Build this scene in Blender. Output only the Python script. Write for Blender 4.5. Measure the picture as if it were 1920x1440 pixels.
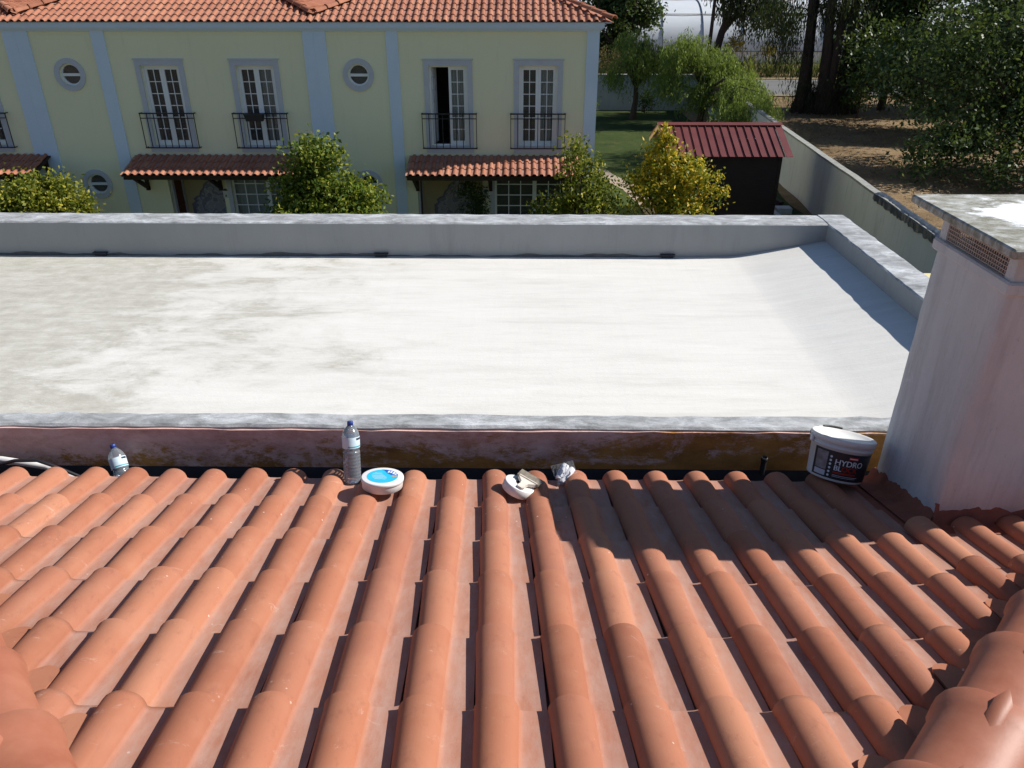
import bpy, bmesh, math, random
import numpy as np
from mathutils import Matrix, Vector

for o in list(bpy.data.objects):
    bpy.data.objects.remove(o)
scene = bpy.context.scene
COL = scene.collection
R = math.radians
PI = math.pi

# ------------------------------------------------------------------ camera
cam_d = bpy.data.cameras.new('camera')
cam = bpy.data.objects.new('camera', cam_d)
COL.objects.link(cam)
cam.location = (0, 0, 7.3)
cam.rotation_euler = (R(90 - 27.5), 0, R(0.7))
cam_d.sensor_width = 36
cam_d.lens = 36 * 1450 / 1920
cam_d.clip_start = 0.05
cam_d.clip_end = 3000
scene.camera = cam

# ------------------------------------------------------------------ light
SUN = Vector((1.25, 0.20, 1.0)).normalized()          # towards the sun
w = bpy.data.worlds.new('World')
scene.world = w
w.use_nodes = True
nt = w.node_tree
sky = nt.nodes.new('ShaderNodeTexSky')
sky.sky_type = 'NISHITA'
sky.sun_disc = False
sky.sun_elevation = math.asin(SUN.z)
sky.sun_rotation = math.atan2(SUN.x, SUN.y)
bg = nt.nodes['Background']
bg.inputs['Strength'].default_value = 0.068
sky.ozone_density = 4.0
sky.dust_density = 0.4
nt.links.new(sky.outputs[0], bg.inputs['Color'])
sun_d = bpy.data.lights.new('sun', 'SUN')
sun_d.energy = 5.0
sun_d.angle = R(0.53)
sun_d.color = (1.0, 0.955, 0.89)
sun = bpy.data.objects.new('sun', sun_d)
COL.objects.link(sun)
sun.location = (60, 12, 52)
sun.rotation_euler = (-SUN).to_track_quat('-Z', 'Y').to_euler()
scene.view_settings.view_transform = 'Standard'
scene.view_settings.look = 'None'
scene.view_settings.gamma = 1
scene.view_settings.use_curve_mapping = False
scene.view_settings.exposure = 0.35


# ------------------------------------------------------------------ helpers
class MB:
    """collects shapes for ONE mesh"""
    def __init__(s):
        s.v = []; s.f = []; s.sm = []; s.mi = []

    def add(s, vs, fs, smooth=False, mi=0):
        b = len(s.v)
        s.v += [tuple(p) for p in vs]
        s.f += [tuple(i + b for i in f) for f in fs]
        s.sm += [smooth] * len(fs)
        s.mi += [mi] * len(fs)

    def hexa(s, p, mi=0):          # 4 bottom (ccw from above), 4 top
        s.add(p, [(3, 2, 1, 0), (4, 5, 6, 7), (0, 1, 5, 4), (1, 2, 6, 5), (2, 3, 7, 6), (3, 0, 4, 7)], False, mi)

    def box(s, x0, x1, y0, y1, z0, z1, mi=0):
        s.hexa([(x0, y0, z0), (x1, y0, z0), (x1, y1, z0), (x0, y1, z0),
                (x0, y0, z1), (x1, y0, z1), (x1, y1, z1), (x0, y1, z1)], mi)

    def cbox(s, x0, x1, y0, y1, z0, z1, b=0.01, mi=0):
        """box with chamfered edges"""
        P = []
        for (z, i) in ((z0, b), (z0 + b, 0), (z1 - b, 0), (z1, b)):
            q = b if i == 0 else 0
            xa, xb, ya, yb = x0 + i, x1 - i, y0 + i, y1 - i
            c = b if i == 0 else 0.0
            P.append([(xa + c, ya, z), (xb - c, ya, z), (xb, ya + c, z), (xb, yb - c, z), (xb - c, yb, z), (xa + c, yb, z), (xa, yb - c, z), (xa, ya + c, z)])
        vs = [p for r in P for p in r]
        fs = [tuple(range(7, -1, -1)), tuple(range(24, 32))]
        for k in range(3):
            for j in range(8):
                a = k * 8 + j; c2 = k * 8 + (j + 1) % 8
                fs.append((a, c2, c2 + 8, a + 8))
        s.add(vs, fs, False, mi)

    def bar(s, a, b, w, h, up=(0, 0, 1), mi=0):
        a, b = Vector(a), Vector(b)
        d = (b - a).normalized()
        u = Vector(up)
        x = d.cross(u)
        if x.length < 1e-4:
            x = d.cross(Vector((1, 0, 0)))
        x.normalize(); z = x.cross(d)
        x *= w / 2; z *= h / 2
        s.add([a - x - z, a + x - z, a + x + z, a - x + z, b - x - z, b + x - z, b + x + z, b - x + z],
              [(0, 1, 2, 3), (7, 6, 5, 4), (0, 4, 5, 1), (1, 5, 6, 2), (2, 6, 7, 3), (3, 7, 4, 0)], False, mi)

    def tube(s, path, rad, n=8, cap=True, mi=0, smooth=True):
        path = [Vector(p) for p in path]
        if not hasattr(rad, '__len__'):
            rad = [rad] * len(path)
        rings = []
        ref = Vector((0.13, 0.31, 0.94))
        for i, p in enumerate(path):
            d = (path[min(i + 1, len(path) - 1)] - path[max(i - 1, 0)])
            if d.length < 1e-6:
                d = Vector((0, 0, 1))
            d.normalize()
            x = d.cross(ref)
            if x.length < 0.05:
                x = d.cross(Vector((1, 0, 0)))
            x.normalize(); y = d.cross(x)
            rings.append([p + (x * math.cos(2 * PI * k / n) + y * math.sin(2 * PI * k / n)) * rad[i] for k in range(n)])
        vs = [q for r in rings for q in r]
        fs = []
        for i in range(len(path) - 1):
            for k in range(n):
                a = i * n + k; b = i * n + (k + 1) % n
                fs.append((a, b, b + n, a + n))
        s.add(vs, fs, smooth, mi)
        if cap:
            s.add(rings[0], [tuple(range(n - 1, -1, -1))], False, mi)
            s.add(rings[-1], [tuple(range(n))], False, mi)

    def lathe(s, prof, n=32, smooth=True, mi=0, ang=2 * PI, a0=0.0):
        full = ang > 6.28
        m = n if full else n + 1
        vs = []
        for (r, z) in prof:
            for k in range(m):
                a = a0 + ang * k / n
                vs.append((r * math.cos(a), r * math.sin(a), z))
        fs = []
        for i in range(len(prof) - 1):
            for k in range(n):
                a = i * m + k; b = i * m + (k + 1) % m
                fs.append((a, b, b + m, a + m))
        s.add(vs, fs, smooth, mi)

    def disc(s, r, z, n=32, mi=0, flip=False):
        vs = [(r * math.cos(2 * PI * k / n), r * math.sin(2 * PI * k / n), z) for k in range(n)]
        f = tuple(range(n))
        s.add(vs, [f[::-1] if flip else f], False, mi)

    def mesh(s, name):
        me = bpy.data.meshes.new(name)
        me.from_pydata(s.v, [], s.f)
        me.polygons.foreach_set('use_smooth', s.sm)
        me.polygons.foreach_set('material_index', s.mi)
        me.update()
        return me


def obj(name, data, mat=None, parent=None, loc=None):
    if isinstance(data, MB):
        data = data.mesh(name)
    o = bpy.data.objects.new(name, data)
    COL.objects.link(o)
    if mat is not None and data is not None:
        ms = mat if isinstance(mat, (list, tuple)) else [mat]
        if len(data.materials) == 0:
            for m in ms:
                data.materials.append(m)
    if parent is not None:
        o.parent = parent
    if loc is not None:
        o.location = loc
    return o


def tag(o, label, cat, group=None):
    o['label'] = label
    o['category'] = cat
    if group:
        o['group'] = group
    return o


def thing(name, label, cat, loc=(0, 0, 0), group=None, rot=None):
    o = bpy.data.objects.new(name, None)
    COL.objects.link(o)
    o.location = loc
    o.empty_display_size = 0.1
    if rot is not None:
        o.rotation_euler = rot
    return tag(o, label, cat, group)


def struct(name, data, mat):
    o = obj(name, data, mat)
    o['kind'] = 'structure'
    return o


def place(o, x, y, z, p):
    """orient by axes (right-handed) at point p (world; parents stay at identity)"""
    x, y, z = Vector(x), Vector(y), Vector(z)
    o.matrix_local = Matrix(((x.x, y.x, z.x, p[0]), (x.y, y.y, z.y, p[1]), (x.z, y.z, z.z, p[2]), (0, 0, 0, 1)))


# ------------------------------------------------------------------ materials
MATS = {}


class N:
    def __init__(s, name):
        s.m = bpy.data.materials.new(name)
        s.m.use_nodes = True
        s.t = s.m.node_tree
        s.b = s.t.nodes['Principled BSDF']
        s.out = s.t.nodes['Material Output']
        s.geo = s.t.nodes.new('ShaderNodeNewGeometry')
        s.oi = s.t.nodes.new('ShaderNodeObjectInfo')
        MATS[name] = s.m

    def new(s, t, **k):
        n = s.t.nodes.new('ShaderNode' + t)
        for a, v in k.items():
            setattr(n, a, v)
        return n

    def l(s, a, b):
        s.t.links.new(a, b)

    def pos(s, stretch=(1, 1, 1), local=False, rot=(0, 0, 0)):
        mp = s.new('Mapping')
        mp.inputs['Scale'].default_value = stretch
        mp.inputs['Rotation'].default_value = rot
        if local:
            tc = s.new('TexCoord')
            s.l(tc.outputs['Object'], mp.inputs[0])
        else:
            s.l(s.geo.outputs['Position'], mp.inputs[0])
        return mp.outputs[0]

    def noise(s, scale, vec=None, detail=5, rough=0.6, dist=0.0):
        n = s.new('TexNoise')
        n.inputs['Scale'].default_value = scale
        n.inputs['Detail'].default_value = detail
        n.inputs['Roughness'].default_value = rough
        n.inputs['Distortion'].default_value = dist
        if vec is None:
            vec = s.pos()
        s.l(vec, n.inputs['Vector'])
        return n.outputs['Fac']

    def ramp(s, fac, stops):
        r = s.new('ValToRGB')
        e = r.color_ramp.elements
        while len(e) < len(stops):
            e.new(0.5)
        for i, (p, c) in enumerate(stops):
            e[i].position = p
            if not hasattr(c, '__len__'):
                c = (c, c, c)
            e[i].color = (*c[:3], 1)
        s.l(fac, r.inputs[0])
        return r.outputs[0]

    def mix(s, fac, a, b, mode='MIX'):
        m = s.new('Mix', data_type='RGBA', blend_type=mode)
        for (v, i) in ((fac, 0), (a, 6), (b, 7)):
            if hasattr(v, 'is_linked') or isinstance(v, bpy.types.NodeSocket):
                s.l(v, m.inputs[i])
            else:
                m.inputs[i].default_value = v if i == 0 else (*v[:3], 1)
        return m.outputs[2]

    def math(s, op, a, b=0.0):
        m = s.new('Math', operation=op)
        for (v, i) in ((a, 0), (b, 1)):
            if isinstance(v, bpy.types.NodeSocket):
                s.l(v, m.inputs[i])
            else:
                m.inputs[i].default_value = v
        return m.outputs[0]

    def done(s, col, rough=0.8, bump=None, bs=0.3, bd=0.01, spec=0.3, metal=0.0):
        if isinstance(col, bpy.types.NodeSocket):
            s.l(col, s.b.inputs['Base Color'])
        else:
            s.b.inputs['Base Color'].default_value = (*col, 1)
        if isinstance(rough, bpy.types.NodeSocket):
            s.l(rough, s.b.inputs['Roughness'])
        else:
            s.b.inputs['Roughness'].default_value = rough
        s.b.inputs['Specular IOR Level'].default_value = spec
        s.b.inputs['Metallic'].default_value = metal
        if bump is not None:
            bn = s.new('Bump')
            bn.inputs['Strength'].default_value = bs
            bn.inputs['Distance'].default_value = bd
            s.l(bump, bn.inputs['Height'])
            s.l(bn.outputs[0], s.b.inputs['Normal'])
        return s.m


def simple(name, c1, c2=None, scale=6, rough=0.7, bs=0.2, bd=0.004, spec=0.3, stretch=(1, 1, 1), metal=0.0, fine=60, local=False):
    n = N(name)
    c2 = c2 or tuple(c * 0.8 for c in c1)
    v = n.pos(stretch, local)
    f = n.noise(scale, v)
    col = n.mix(n.ramp(f, [(0.3, 0.0), (0.7, 1.0)]), c1, c2)
    g = n.noise(fine, v, 3)
    return n.done(col, rough, g, bs, bd, spec, metal)


def mat_tile(name, far=False):
    n = N(name)
    rnd = n.oi.outputs['Random']
    base = n.ramp(rnd, [(0.0, (0.29, 0.108, 0.062)), (0.25, (0.375, 0.145, 0.080)), (0.6, (0.355, 0.143, 0.086)), (0.85, (0.41, 0.170, 0.097)), (1.0, (0.44, 0.195, 0.115))])
    v = n.pos()
    big = n.noise(5.0, v, 5, 0.6)
    base = n.mix(n.ramp(big, [(0.45, 0.0), (0.78, 0.55)]), base, (0.44, 0.21, 0.13))
    fleck = n.noise(23.0, n.pos((1, 0.6, 1)), 6, 0.75)
    base = n.mix(n.ramp(fleck, [(0.55, 0.0), (0.76, 0.55)]), base, (0.22, 0.082, 0.058))
    at = n.new('Attribute')
    at.attribute_name = 'dust'
    st = n.noise(9.0, n.pos((2.2, 0.7, 1)), 6, 0.7)
    d = n.math('MULTIPLY', at.outputs['Fac'], n.ramp(st, [(0.32, 0.15), (0.68, 0.85)]))
    base = n.mix(d, base, (0.44, 0.285, 0.235))
    # pale lime specks and a few dark pits
    vo = n.new('TexVoronoi', feature='F1')
    vo.inputs['Scale'].default_value = 17.0
    n.l(n.pos(), vo.inputs['Vector'])
    sp = n.ramp(vo.outputs['Distance'], [(0.05, 1.0), (0.085, 0.0)])
    gate = n.ramp(n.noise(2.3, n.pos(), 2), [(0.53, 0.0), (0.6, 0.85)])
    base = n.mix(n.math('MULTIPLY', sp, gate), base, (0.66, 0.54, 0.46))
    lime = n.noise(11.0, n.pos((1.0, 1.6, 1)), 7, 0.8, 0.6)
    base = n.mix(n.ramp(lime, [(0.61, 0.0), (0.71, 0.5)]), base, (0.56, 0.42, 0.36))
    soot = n.noise(1.6, n.pos((1.6, 0.5, 1)), 7, 0.7)
    base = n.mix(n.ramp(soot, [(0.52, 0.0), (0.75, 0.5)]), base, (0.24, 0.095, 0.07))
    b = n.noise(130.0, v, 4, 0.7)
    return n.done(base, n.ramp(big, [(0.3, 0.72), (0.8, 0.9)]), b, 0.12, 0.003, 0.25)


def mat_leaf(name, stops, trans=0.35, rough=0.45, spec=0.25):
    n = N(name)
    col = n.ramp(n.geo.outputs['Random Per Island'], stops)
    n.done(col, rough, None, spec=spec)
    tr = n.new('BsdfTranslucent')
    n.l(n.mix(0.5, col, (0.3, 0.4, 0.05), 'MIX'), tr.inputs[0])
    ms = n.new('MixShader')
    ms.inputs[0].default_value = trans
    n.l(n.b.outputs[0], ms.inputs[1])
    n.l(tr.outputs[0], ms.inputs[2])
    n.l(ms.outputs[0], n.out.inputs[0])
    return n.m


def mat_clear(name, tint=(0.92, 0.96, 1.0), gl=0.25, rough=0.03, milk=0.0):
    """thin clear sheet: see-through with fresnel gloss"""
    n = N(name)
    tr = n.new('BsdfTransparent')
    tr.inputs[0].default_value = (*tint, 1)
    g = n.new('BsdfGlossy')
    g.inputs['Roughness'].default_value = rough
    lw = n.new('LayerWeight')
    lw.inputs[0].default_value = gl
    ms = n.new('MixShader')
    n.l(lw.outputs['Fresnel'], ms.inputs[0])
    n.l(tr.outputs[0], ms.inputs[1])
    n.l(g.outputs[0], ms.inputs[2])
    res = ms.outputs[0]
    if milk:
        df = n.new('BsdfDiffuse')
        df.inputs[0].default_value = (0.75, 0.82, 0.9, 1)
        m2 = n.new('MixShader')
        m2.inputs[0].default_value = milk
        n.l(res, m2.inputs[1])
        n.l(df.outputs[0], m2.inputs[2])
        res = m2.outputs[0]
    n.l(res, n.out.inputs[0])
    return n.m


M_TILE = mat_tile('terracotta')
M_TILE_HIP = simple('terracotta_glazed', (0.30, 0.10, 0.055), (0.38, 0.15, 0.09), 7, 0.5, 0.12, 0.003, 0.35)
M_MORTAR = simple('mortar_fill', (0.34, 0.15, 0.10), (0.27, 0.125, 0.09), 18, 0.9, 0.4, 0.006)


def mat_roof_coat():
    n = N('white_roof_coat')
    v = n.pos((0.8, 1.3, 1))
    sx = n.new('SeparateXYZ')
    n.l(n.geo.outputs['Position'], sx.inputs[0])
    # bare screed on the left, coat getting denser to the right, in swept patches
    a = n.math('MULTIPLY', n.math('ADD', sx.outputs['X'], 3.3), 0.30)
    sw = n.noise(1.35, n.pos((0.75, 1.35, 1), rot=(0, 0, 0.35)), 10, 0.72, 0.35)
    f = n.math('ADD', a, n.math('MULTIPLY', n.math('SUBTRACT', sw, 0.5), 3.4))
    cov = n.ramp(f, [(0.0, 0.0), (0.12, 0.35), (0.34, 0.78), (0.6, 1.0)])
    fine = n.noise(7.0, v, 7, 0.7)
    bare = n.ramp(fine, [(0.25, (0.37, 0.355, 0.305)), (0.5, (0.48, 0.465, 0.405)), (0.75, (0.60, 0.585, 0.53))])
    white = n.ramp(n.noise(2.2, n.pos((0.35, 2.2, 1)), 7, 0.65), [(0.28, (0.60, 0.585, 0.545)), (0.46, (0.69, 0.675, 0.635)), (0.8, (0.75, 0.735, 0.695))])
    col = n.mix(cov, bare, white)
    grime = n.noise(3.1, n.pos((0.5, 1.8, 1), rot=(0, 0, -0.15)), 9, 0.75)
    col = n.mix(n.ramp(grime, [(0.52, 0.0), (0.74, 0.42)]), col, (0.56, 0.55, 0.51))
    # right ramp: brushed, greyed to paint in its slope away from the sun
    rr = n.ramp(sx.outputs['X'], [(0.0, 0.0), (1.0, 1.0)])
    g2 = n.math('MULTIPLY', n.math('GREATER_THAN', sx.outputs['X'], 2.2), n.ramp(n.noise(6, n.pos((0.5, 1.6, 1)), 8, 0.75), [(0.35, 0.0), (0.75, 0.5)]))
    col = n.mix(g2, col, (0.62, 0.625, 0.62))
    rol = n.noise(2.6, n.pos((6.0, 0.16, 1)), 4, 0.6)
    col = n.mix(n.ramp(rol, [(0.5, 0.0), (0.7, 0.16)]), col, (0.6, 0.6, 0.58))
    stk = n.noise(9.0, n.pos((0.22, 3.2, 1), rot=(0, 0, 0.06)), 8, 0.8)
    col = n.mix(n.ramp(stk, [(0.50, 0.0), (0.72, 0.30)]), col, (0.50, 0.485, 0.44))
    stl = n.noise(6.0, n.pos((0.3, 2.6, 1), rot=(0, 0, -0.2)), 8, 0.8)
    col = n.mix(n.ramp(stl, [(0.52, 0.0), (0.66, 0.35)]), col, (0.80, 0.79, 0.755))
    pits = n.noise(28.0, n.pos(), 4, 0.8)
    col = n.mix(n.ramp(pits, [(0.70, 0.0), (0.78, 0.55)]), col, (0.36, 0.35, 0.32))
    return n.done(col, 0.75, n.noise(45, v, 5, 0.7), 0.3, 0.006)


def mat_silver(name='parapet_coping_paint', bs=0.6):
    n = N(name)
    v = n.pos((1, 2.0, 1), rot=(0, 0, 0.4))
    a = n.noise(4.0, v, 9, 0.72, 0.6)
    col = n.ramp(a, [(0.3, (0.17, 0.175, 0.175)), (0.45, (0.33, 0.34, 0.345)), (0.56, (0.47, 0.485, 0.50)), (0.70, (0.72, 0.74, 0.76))])
    b = n.noise(17, n.pos((1, 2.2, 1)), 8, 0.75)
    col = n.mix(n.ramp(b, [(0.52, 0.0), (0.66, 0.5)]), col, (0.20, 0.20, 0.19))
    return n.done(col, 0.6, b, bs, 0.01, 0.4)


def mat_render(name, c1, c2, dirt=(0.2, 0.2, 0.2), scale=1.4):
    """painted cement render with stains that run down"""
    n = N(name)
    a = n.noise(scale, n.pos((1, 1, 0.6)), 8, 0.65)
    col = n.mix(n.ramp(a, [(0.3, 0.0), (0.7, 1.0)]), c1, c2)
    run = n.noise(3.0, n.pos((2.2, 2.2, 0.25)), 7, 0.7)
    col = n.mix(n.ramp(run, [(0.54, 0.0), (0.8, 0.55)]), col, dirt)
    sp = n.noise(34, n.pos(), 4, 0.75)
    col = n.mix(n.ramp(sp, [(0.66, 0.0), (0.76, 0.5)]), col, dirt)
    return n.done(col, 0.88, n.noise(70, n.pos(), 4, 0.7), 0.35, 0.006, 0.2)


def mat_render_rough(name, c1, c2, dirt):
    n = N(name)
    a = n.noise(2.2, n.pos((1, 1, 0.7)), 9, 0.7)
    col = n.mix(n.ramp(a, [(0.3, 0.0), (0.7, 1.0)]), c1, c2)
    run = n.noise(5.0, n.pos((2.4, 2.4, 0.22)), 8, 0.72)
    col = n.mix(n.ramp(run, [(0.48, 0.0), (0.72, 0.55)]), col, dirt)
    patch = n.noise(4.5, n.pos((1, 1, 1.6)), 9, 0.78, 0.8)
    col = n.mix(n.ramp(patch, [(0.60, 0.0), (0.70, 0.5)]), col, tuple(c * 1.25 for c in c2))
    sp = n.noise(26, n.pos((1, 1, 0.6)), 6, 0.8)
    col = n.mix(n.ramp(sp, [(0.62, 0.0), (0.72, 0.55)]), col, tuple(c * 0.75 for c in dirt))
    h = n.math('ADD', n.noise(55, n.pos(), 5, 0.75), n.math('MULTIPLY', n.noise(9, n.pos((1, 1, 0.5)), 4, 0.6), 1.6))
    return n.done(col, 0.9, h, 0.55, 0.012, 0.2)


def mat_painted_face():
    n = N('peeling_ochre_face')
    v = n.pos((0.55, 1, 1.0))
    ochre = n.ramp(n.noise(6, v, 6, 0.7), [(0.3, (0.25, 0.11, 0.035)), (0.55, (0.47, 0.22, 0.06)), (0.75, (0.60, 0.34, 0.12))])
    pink = n.ramp(n.noise(9, v, 7, 0.75), [(0.3, (0.48, 0.25, 0.20)), (0.55, (0.74, 0.49, 0.44)), (0.8, (0.84, 0.66, 0.64))])
    sx = n.new('SeparateXYZ')
    n.l(n.geo.outputs['Position'], sx.inputs[0])
    a = n.math('MULTIPLY', n.math('ADD', sx.outputs['X'], -0.8), -0.05)
    b = n.noise(3.2, n.pos((0.6, 1, 1.1)), 9, 0.72, 0.8)
    h = n.math('MULTIPLY', n.math('SUBTRACT', sx.outputs['Z'], 4.99), 0.9)
    f = n.math('ADD', n.math('ADD', a, b), h)
    f2 = n.math('ADD', f, n.math('MULTIPLY', n.math('SUBTRACT', n.noise(32, n.pos((0.5, 1, 1)), 6, 0.8), 0.5), 0.55))
    col = n.mix(n.ramp(f2, [(0.46, 0.0), (0.58, 1.0)]), ochre, pink)
    return n.done(col, 0.85, n.noise(55, v, 5, 0.75), 0.4, 0.006, 0.2)


M_COAT = mat_roof_coat()
M_SILVER = mat_silver()
M_PARAPET = mat_render('grey_render', (0.30, 0.31, 0.31), (0.345, 0.35, 0.35), (0.22, 0.22, 0.22))
M_FACE = mat_painted_face()
M_MEMB = simple('bitumen_membrane', (0.028, 0.030, 0.038), (0.045, 0.047, 0.056), 9, 0.8, 0.4, 0.004)
M_CHIM = mat_render_rough('chimney_render', (0.50, 0.50, 0.52), (0.58, 0.58, 0.60), (0.33, 0.32, 0.33))
M_YELLOW = mat_render('yellow_wall_paint', (0.70, 0.60, 0.30), (0.74, 0.65, 0.36), (0.55, 0.47, 0.28), 0.6)
M_FACADE = mat_render('facade_yellow', (0.82, 0.79, 0.55), (0.86, 0.83, 0.60), (0.72, 0.70, 0.50), 0.35)
M_TRIM = simple('white_trim', (0.66, 0.77, 0.91), (0.61, 0.72, 0.86), 1.2, 0.75, 0.1, 0.003)
M_STONE = simple('grey_stone_surround', (0.56, 0.58, 0.64), (0.50, 0.52, 0.58), 3, 0.8, 0.15, 0.003)
M_WFRAME = simple('white_window_frame', (0.82, 0.84, 0.87), (0.78, 0.80, 0.83), 2, 0.4, 0.02, 0.001, 0.5)
M_IRON = simple('black_iron', (0.015, 0.016, 0.02), (0.02, 0.02, 0.024), 8, 0.5, 0.1, 0.002, 0.4)
M_DARKWOOD = simple('dark_bracket_wood', (0.035, 0.02, 0.013), (0.05, 0.028, 0.018), 6, 0.7, 0.3, 0.004)
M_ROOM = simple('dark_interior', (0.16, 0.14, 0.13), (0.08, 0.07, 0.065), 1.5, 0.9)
M_CURTAIN = simple('pale_curtain', (0.55, 0.55, 0.53), (0.42, 0.42, 0.41), 12, 0.9, 0.3, 0.01, stretch=(4, 4, 0.1))
M_GLASS = mat_clear('window_glass', (0.72, 0.76, 0.78), 0.30, 0.02, 0.06)  # slight milkiness stands in for grey reflections on the panes
M_REDDOOR = simple('red_brown_door', (0.16, 0.045, 0.03), (0.12, 0.033, 0.022), 5, 0.5, 0.2, 0.003, stretch=(3, 3, 0.5))


# ------------------------------------------------------------------ ground, lawn, road
def mat_dirt():
    n = N('dry_earth')
    a = n.noise(0.35, n.pos(), 9, 0.7)
    col = n.ramp(a, [(0.28, (0.15, 0.10, 0.055)), (0.5, (0.26, 0.18, 0.10)), (0.72, (0.34, 0.25, 0.155))])
    b = n.noise(4.0, n.pos(), 8, 0.8)
    col = n.mix(n.ramp(b, [(0.5, 0.0), (0.68, 0.7)]), col, (0.12, 0.08, 0.05))
    c = n.noise(9.0, n.pos((1, 2.5, 1)), 6, 0.8)
    col = n.mix(n.ramp(c, [(0.58, 0.0), (0.7, 0.6)]), col, (0.36, 0.27, 0.17))
    return n.done(col, 0.95, b, 0.8, 0.08, 0.1)


def mat_lawn():
    n = N('lawn_grass')
    a = n.noise(0.8, n.pos(), 8, 0.7)
    col = n.ramp(a, [(0.3, (0.032, 0.05, 0.012)), (0.55, (0.055, 0.08, 0.02)), (0.8, (0.11, 0.115, 0.04))])
    b = n.noise(14, n.pos(), 6, 0.8)
    col = n.mix(n.ramp(b, [(0.4, 0.0), (0.7, 0.55)]), col, (0.028, 0.045, 0.01))
    worn = n.noise(0.5, n.pos((1, 0.5, 1)), 6, 0.7)
    col = n.mix(n.ramp(worn, [(0.55, 0.0), (0.7, 0.6)]), col, (0.13, 0.11, 0.05))
    return n.done(col, 0.9, b, 0.8, 0.05, 0.15)


def bumpy_sheet(x0, x1, y0, y1, nx, ny, amp, z=0.0, seed=1):
    rg = np.random.default_rng(seed)
    xs = np.linspace(x0, x1, nx); ys = np.linspace(y0, y1, ny)
    ph = rg.uniform(0, 6.28, (6, 2)); fr = rg.uniform(0.15, 1.4, (6, 2))
    mb = MB(); vs = []
    for j in range(ny):
        for i in range(nx):
            h = sum(math.sin(fr[k, 0] * xs[i] + ph[k, 0]) * math.sin(fr[k, 1] * ys[j] + ph[k, 1]) for k in range(6)) / 6
            e = min(1, (i) / 2, (nx - 1 - i) / 2, j / 2, (ny - 1 - j) / 2)
            vs.append((xs[i], ys[j], z + amp * (h + 0.6) * e))
    fs = [(j * nx + i, j * nx + i + 1, (j + 1) * nx + i + 1, (j + 1) * nx + i) for j in range(ny - 1) for i in range(nx - 1)]
    mb.add(vs, fs, True)
    return mb


M_DIRT = mat_dirt()
mb = MB()
mb.add([(-900, -300, -0.06), (900, -300, -0.06), (900, 2200, -0.06), (-900, 2200, -0.06)], [(0, 1, 2, 3)])
struct('ground', mb, M_DIRT)
struct('dirt_field', bumpy_sheet(9.6, 60, 8, 58.6, 90, 90, 0.22, -0.05, 3), M_DIRT)
mb = MB()
mb.add([(-30, 10, 0.0), (10.2, 10, 0.0), (11.6, 52, 0.0), (-30, 52, 0.0)], [(0, 1, 2, 3)])
struct('lawn', mb, mat_lawn())
mb = MB()
mb.add([(3.1, 34.2, 0.004), (3.2, 33.0, 0.004), (4.0, 30.8, 0.004), (4.35, 28.2, 0.004), (4.3, 24.6, 0.004), (5.0, 24.6, 0.004), (5.0, 28.4, 0.004), (4.7, 31.2, 0.004), (3.9, 33.4, 0.004), (3.7, 34.4, 0.004)],
       [tuple(range(10))])
struct('garden_path', mb, simple('pale_gravel_path', (0.40, 0.33, 0.26), (0.30, 0.24, 0.19), 7, 0.95, 0.6, 0.03))
mb = MB()
mb.add([(-120, 59.6, 0.0), (200, 59.6, 0.0), (200, 69.6, 0.0), (-120, 69.6, 0.0)], [(0, 1, 2, 3)])
struct('road', mb, simple('worn_asphalt', (0.175, 0.175, 0.17), (0.13, 0.13, 0.128), 0.8, 0.9, 0.4, 0.01, stretch=(0.2, 1, 1)))
mb = MB()
mb.box(-120, 200, 58.9, 59.6, -0.05, 0.03)
mb.box(-120, 200, 69.6, 70.6, -0.05, 0.05)
struct('road_verge', mb, simple('dry_verge', (0.34, 0.26, 0.15), (0.22, 0.17, 0.09), 3, 0.95, 0.7, 0.05))

# ------------------------------------------------------------------ roof tiles
PITCH, EXPO, TLEN = 0.2105, 0.386, 0.455


def tile_profile(nseg):
    P = []
    for k in range(nseg + 1):
        a = PI * k / nseg
        P.append((0.065 - 0.065 * math.cos(a), 0.056 * math.sin(a) ** 0.95, 0.0))
    P[0] = (0.0, -0.006, 0.0)
    P[-1] = (0.131, 0.005, 0.35)
    P += [(0.142, 0.0012, 0.9), (0.176, 0.0, 1.0), (0.200, 0.001, 1.0), (0.2135, 0.004, 0.9)]
    return P


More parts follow.
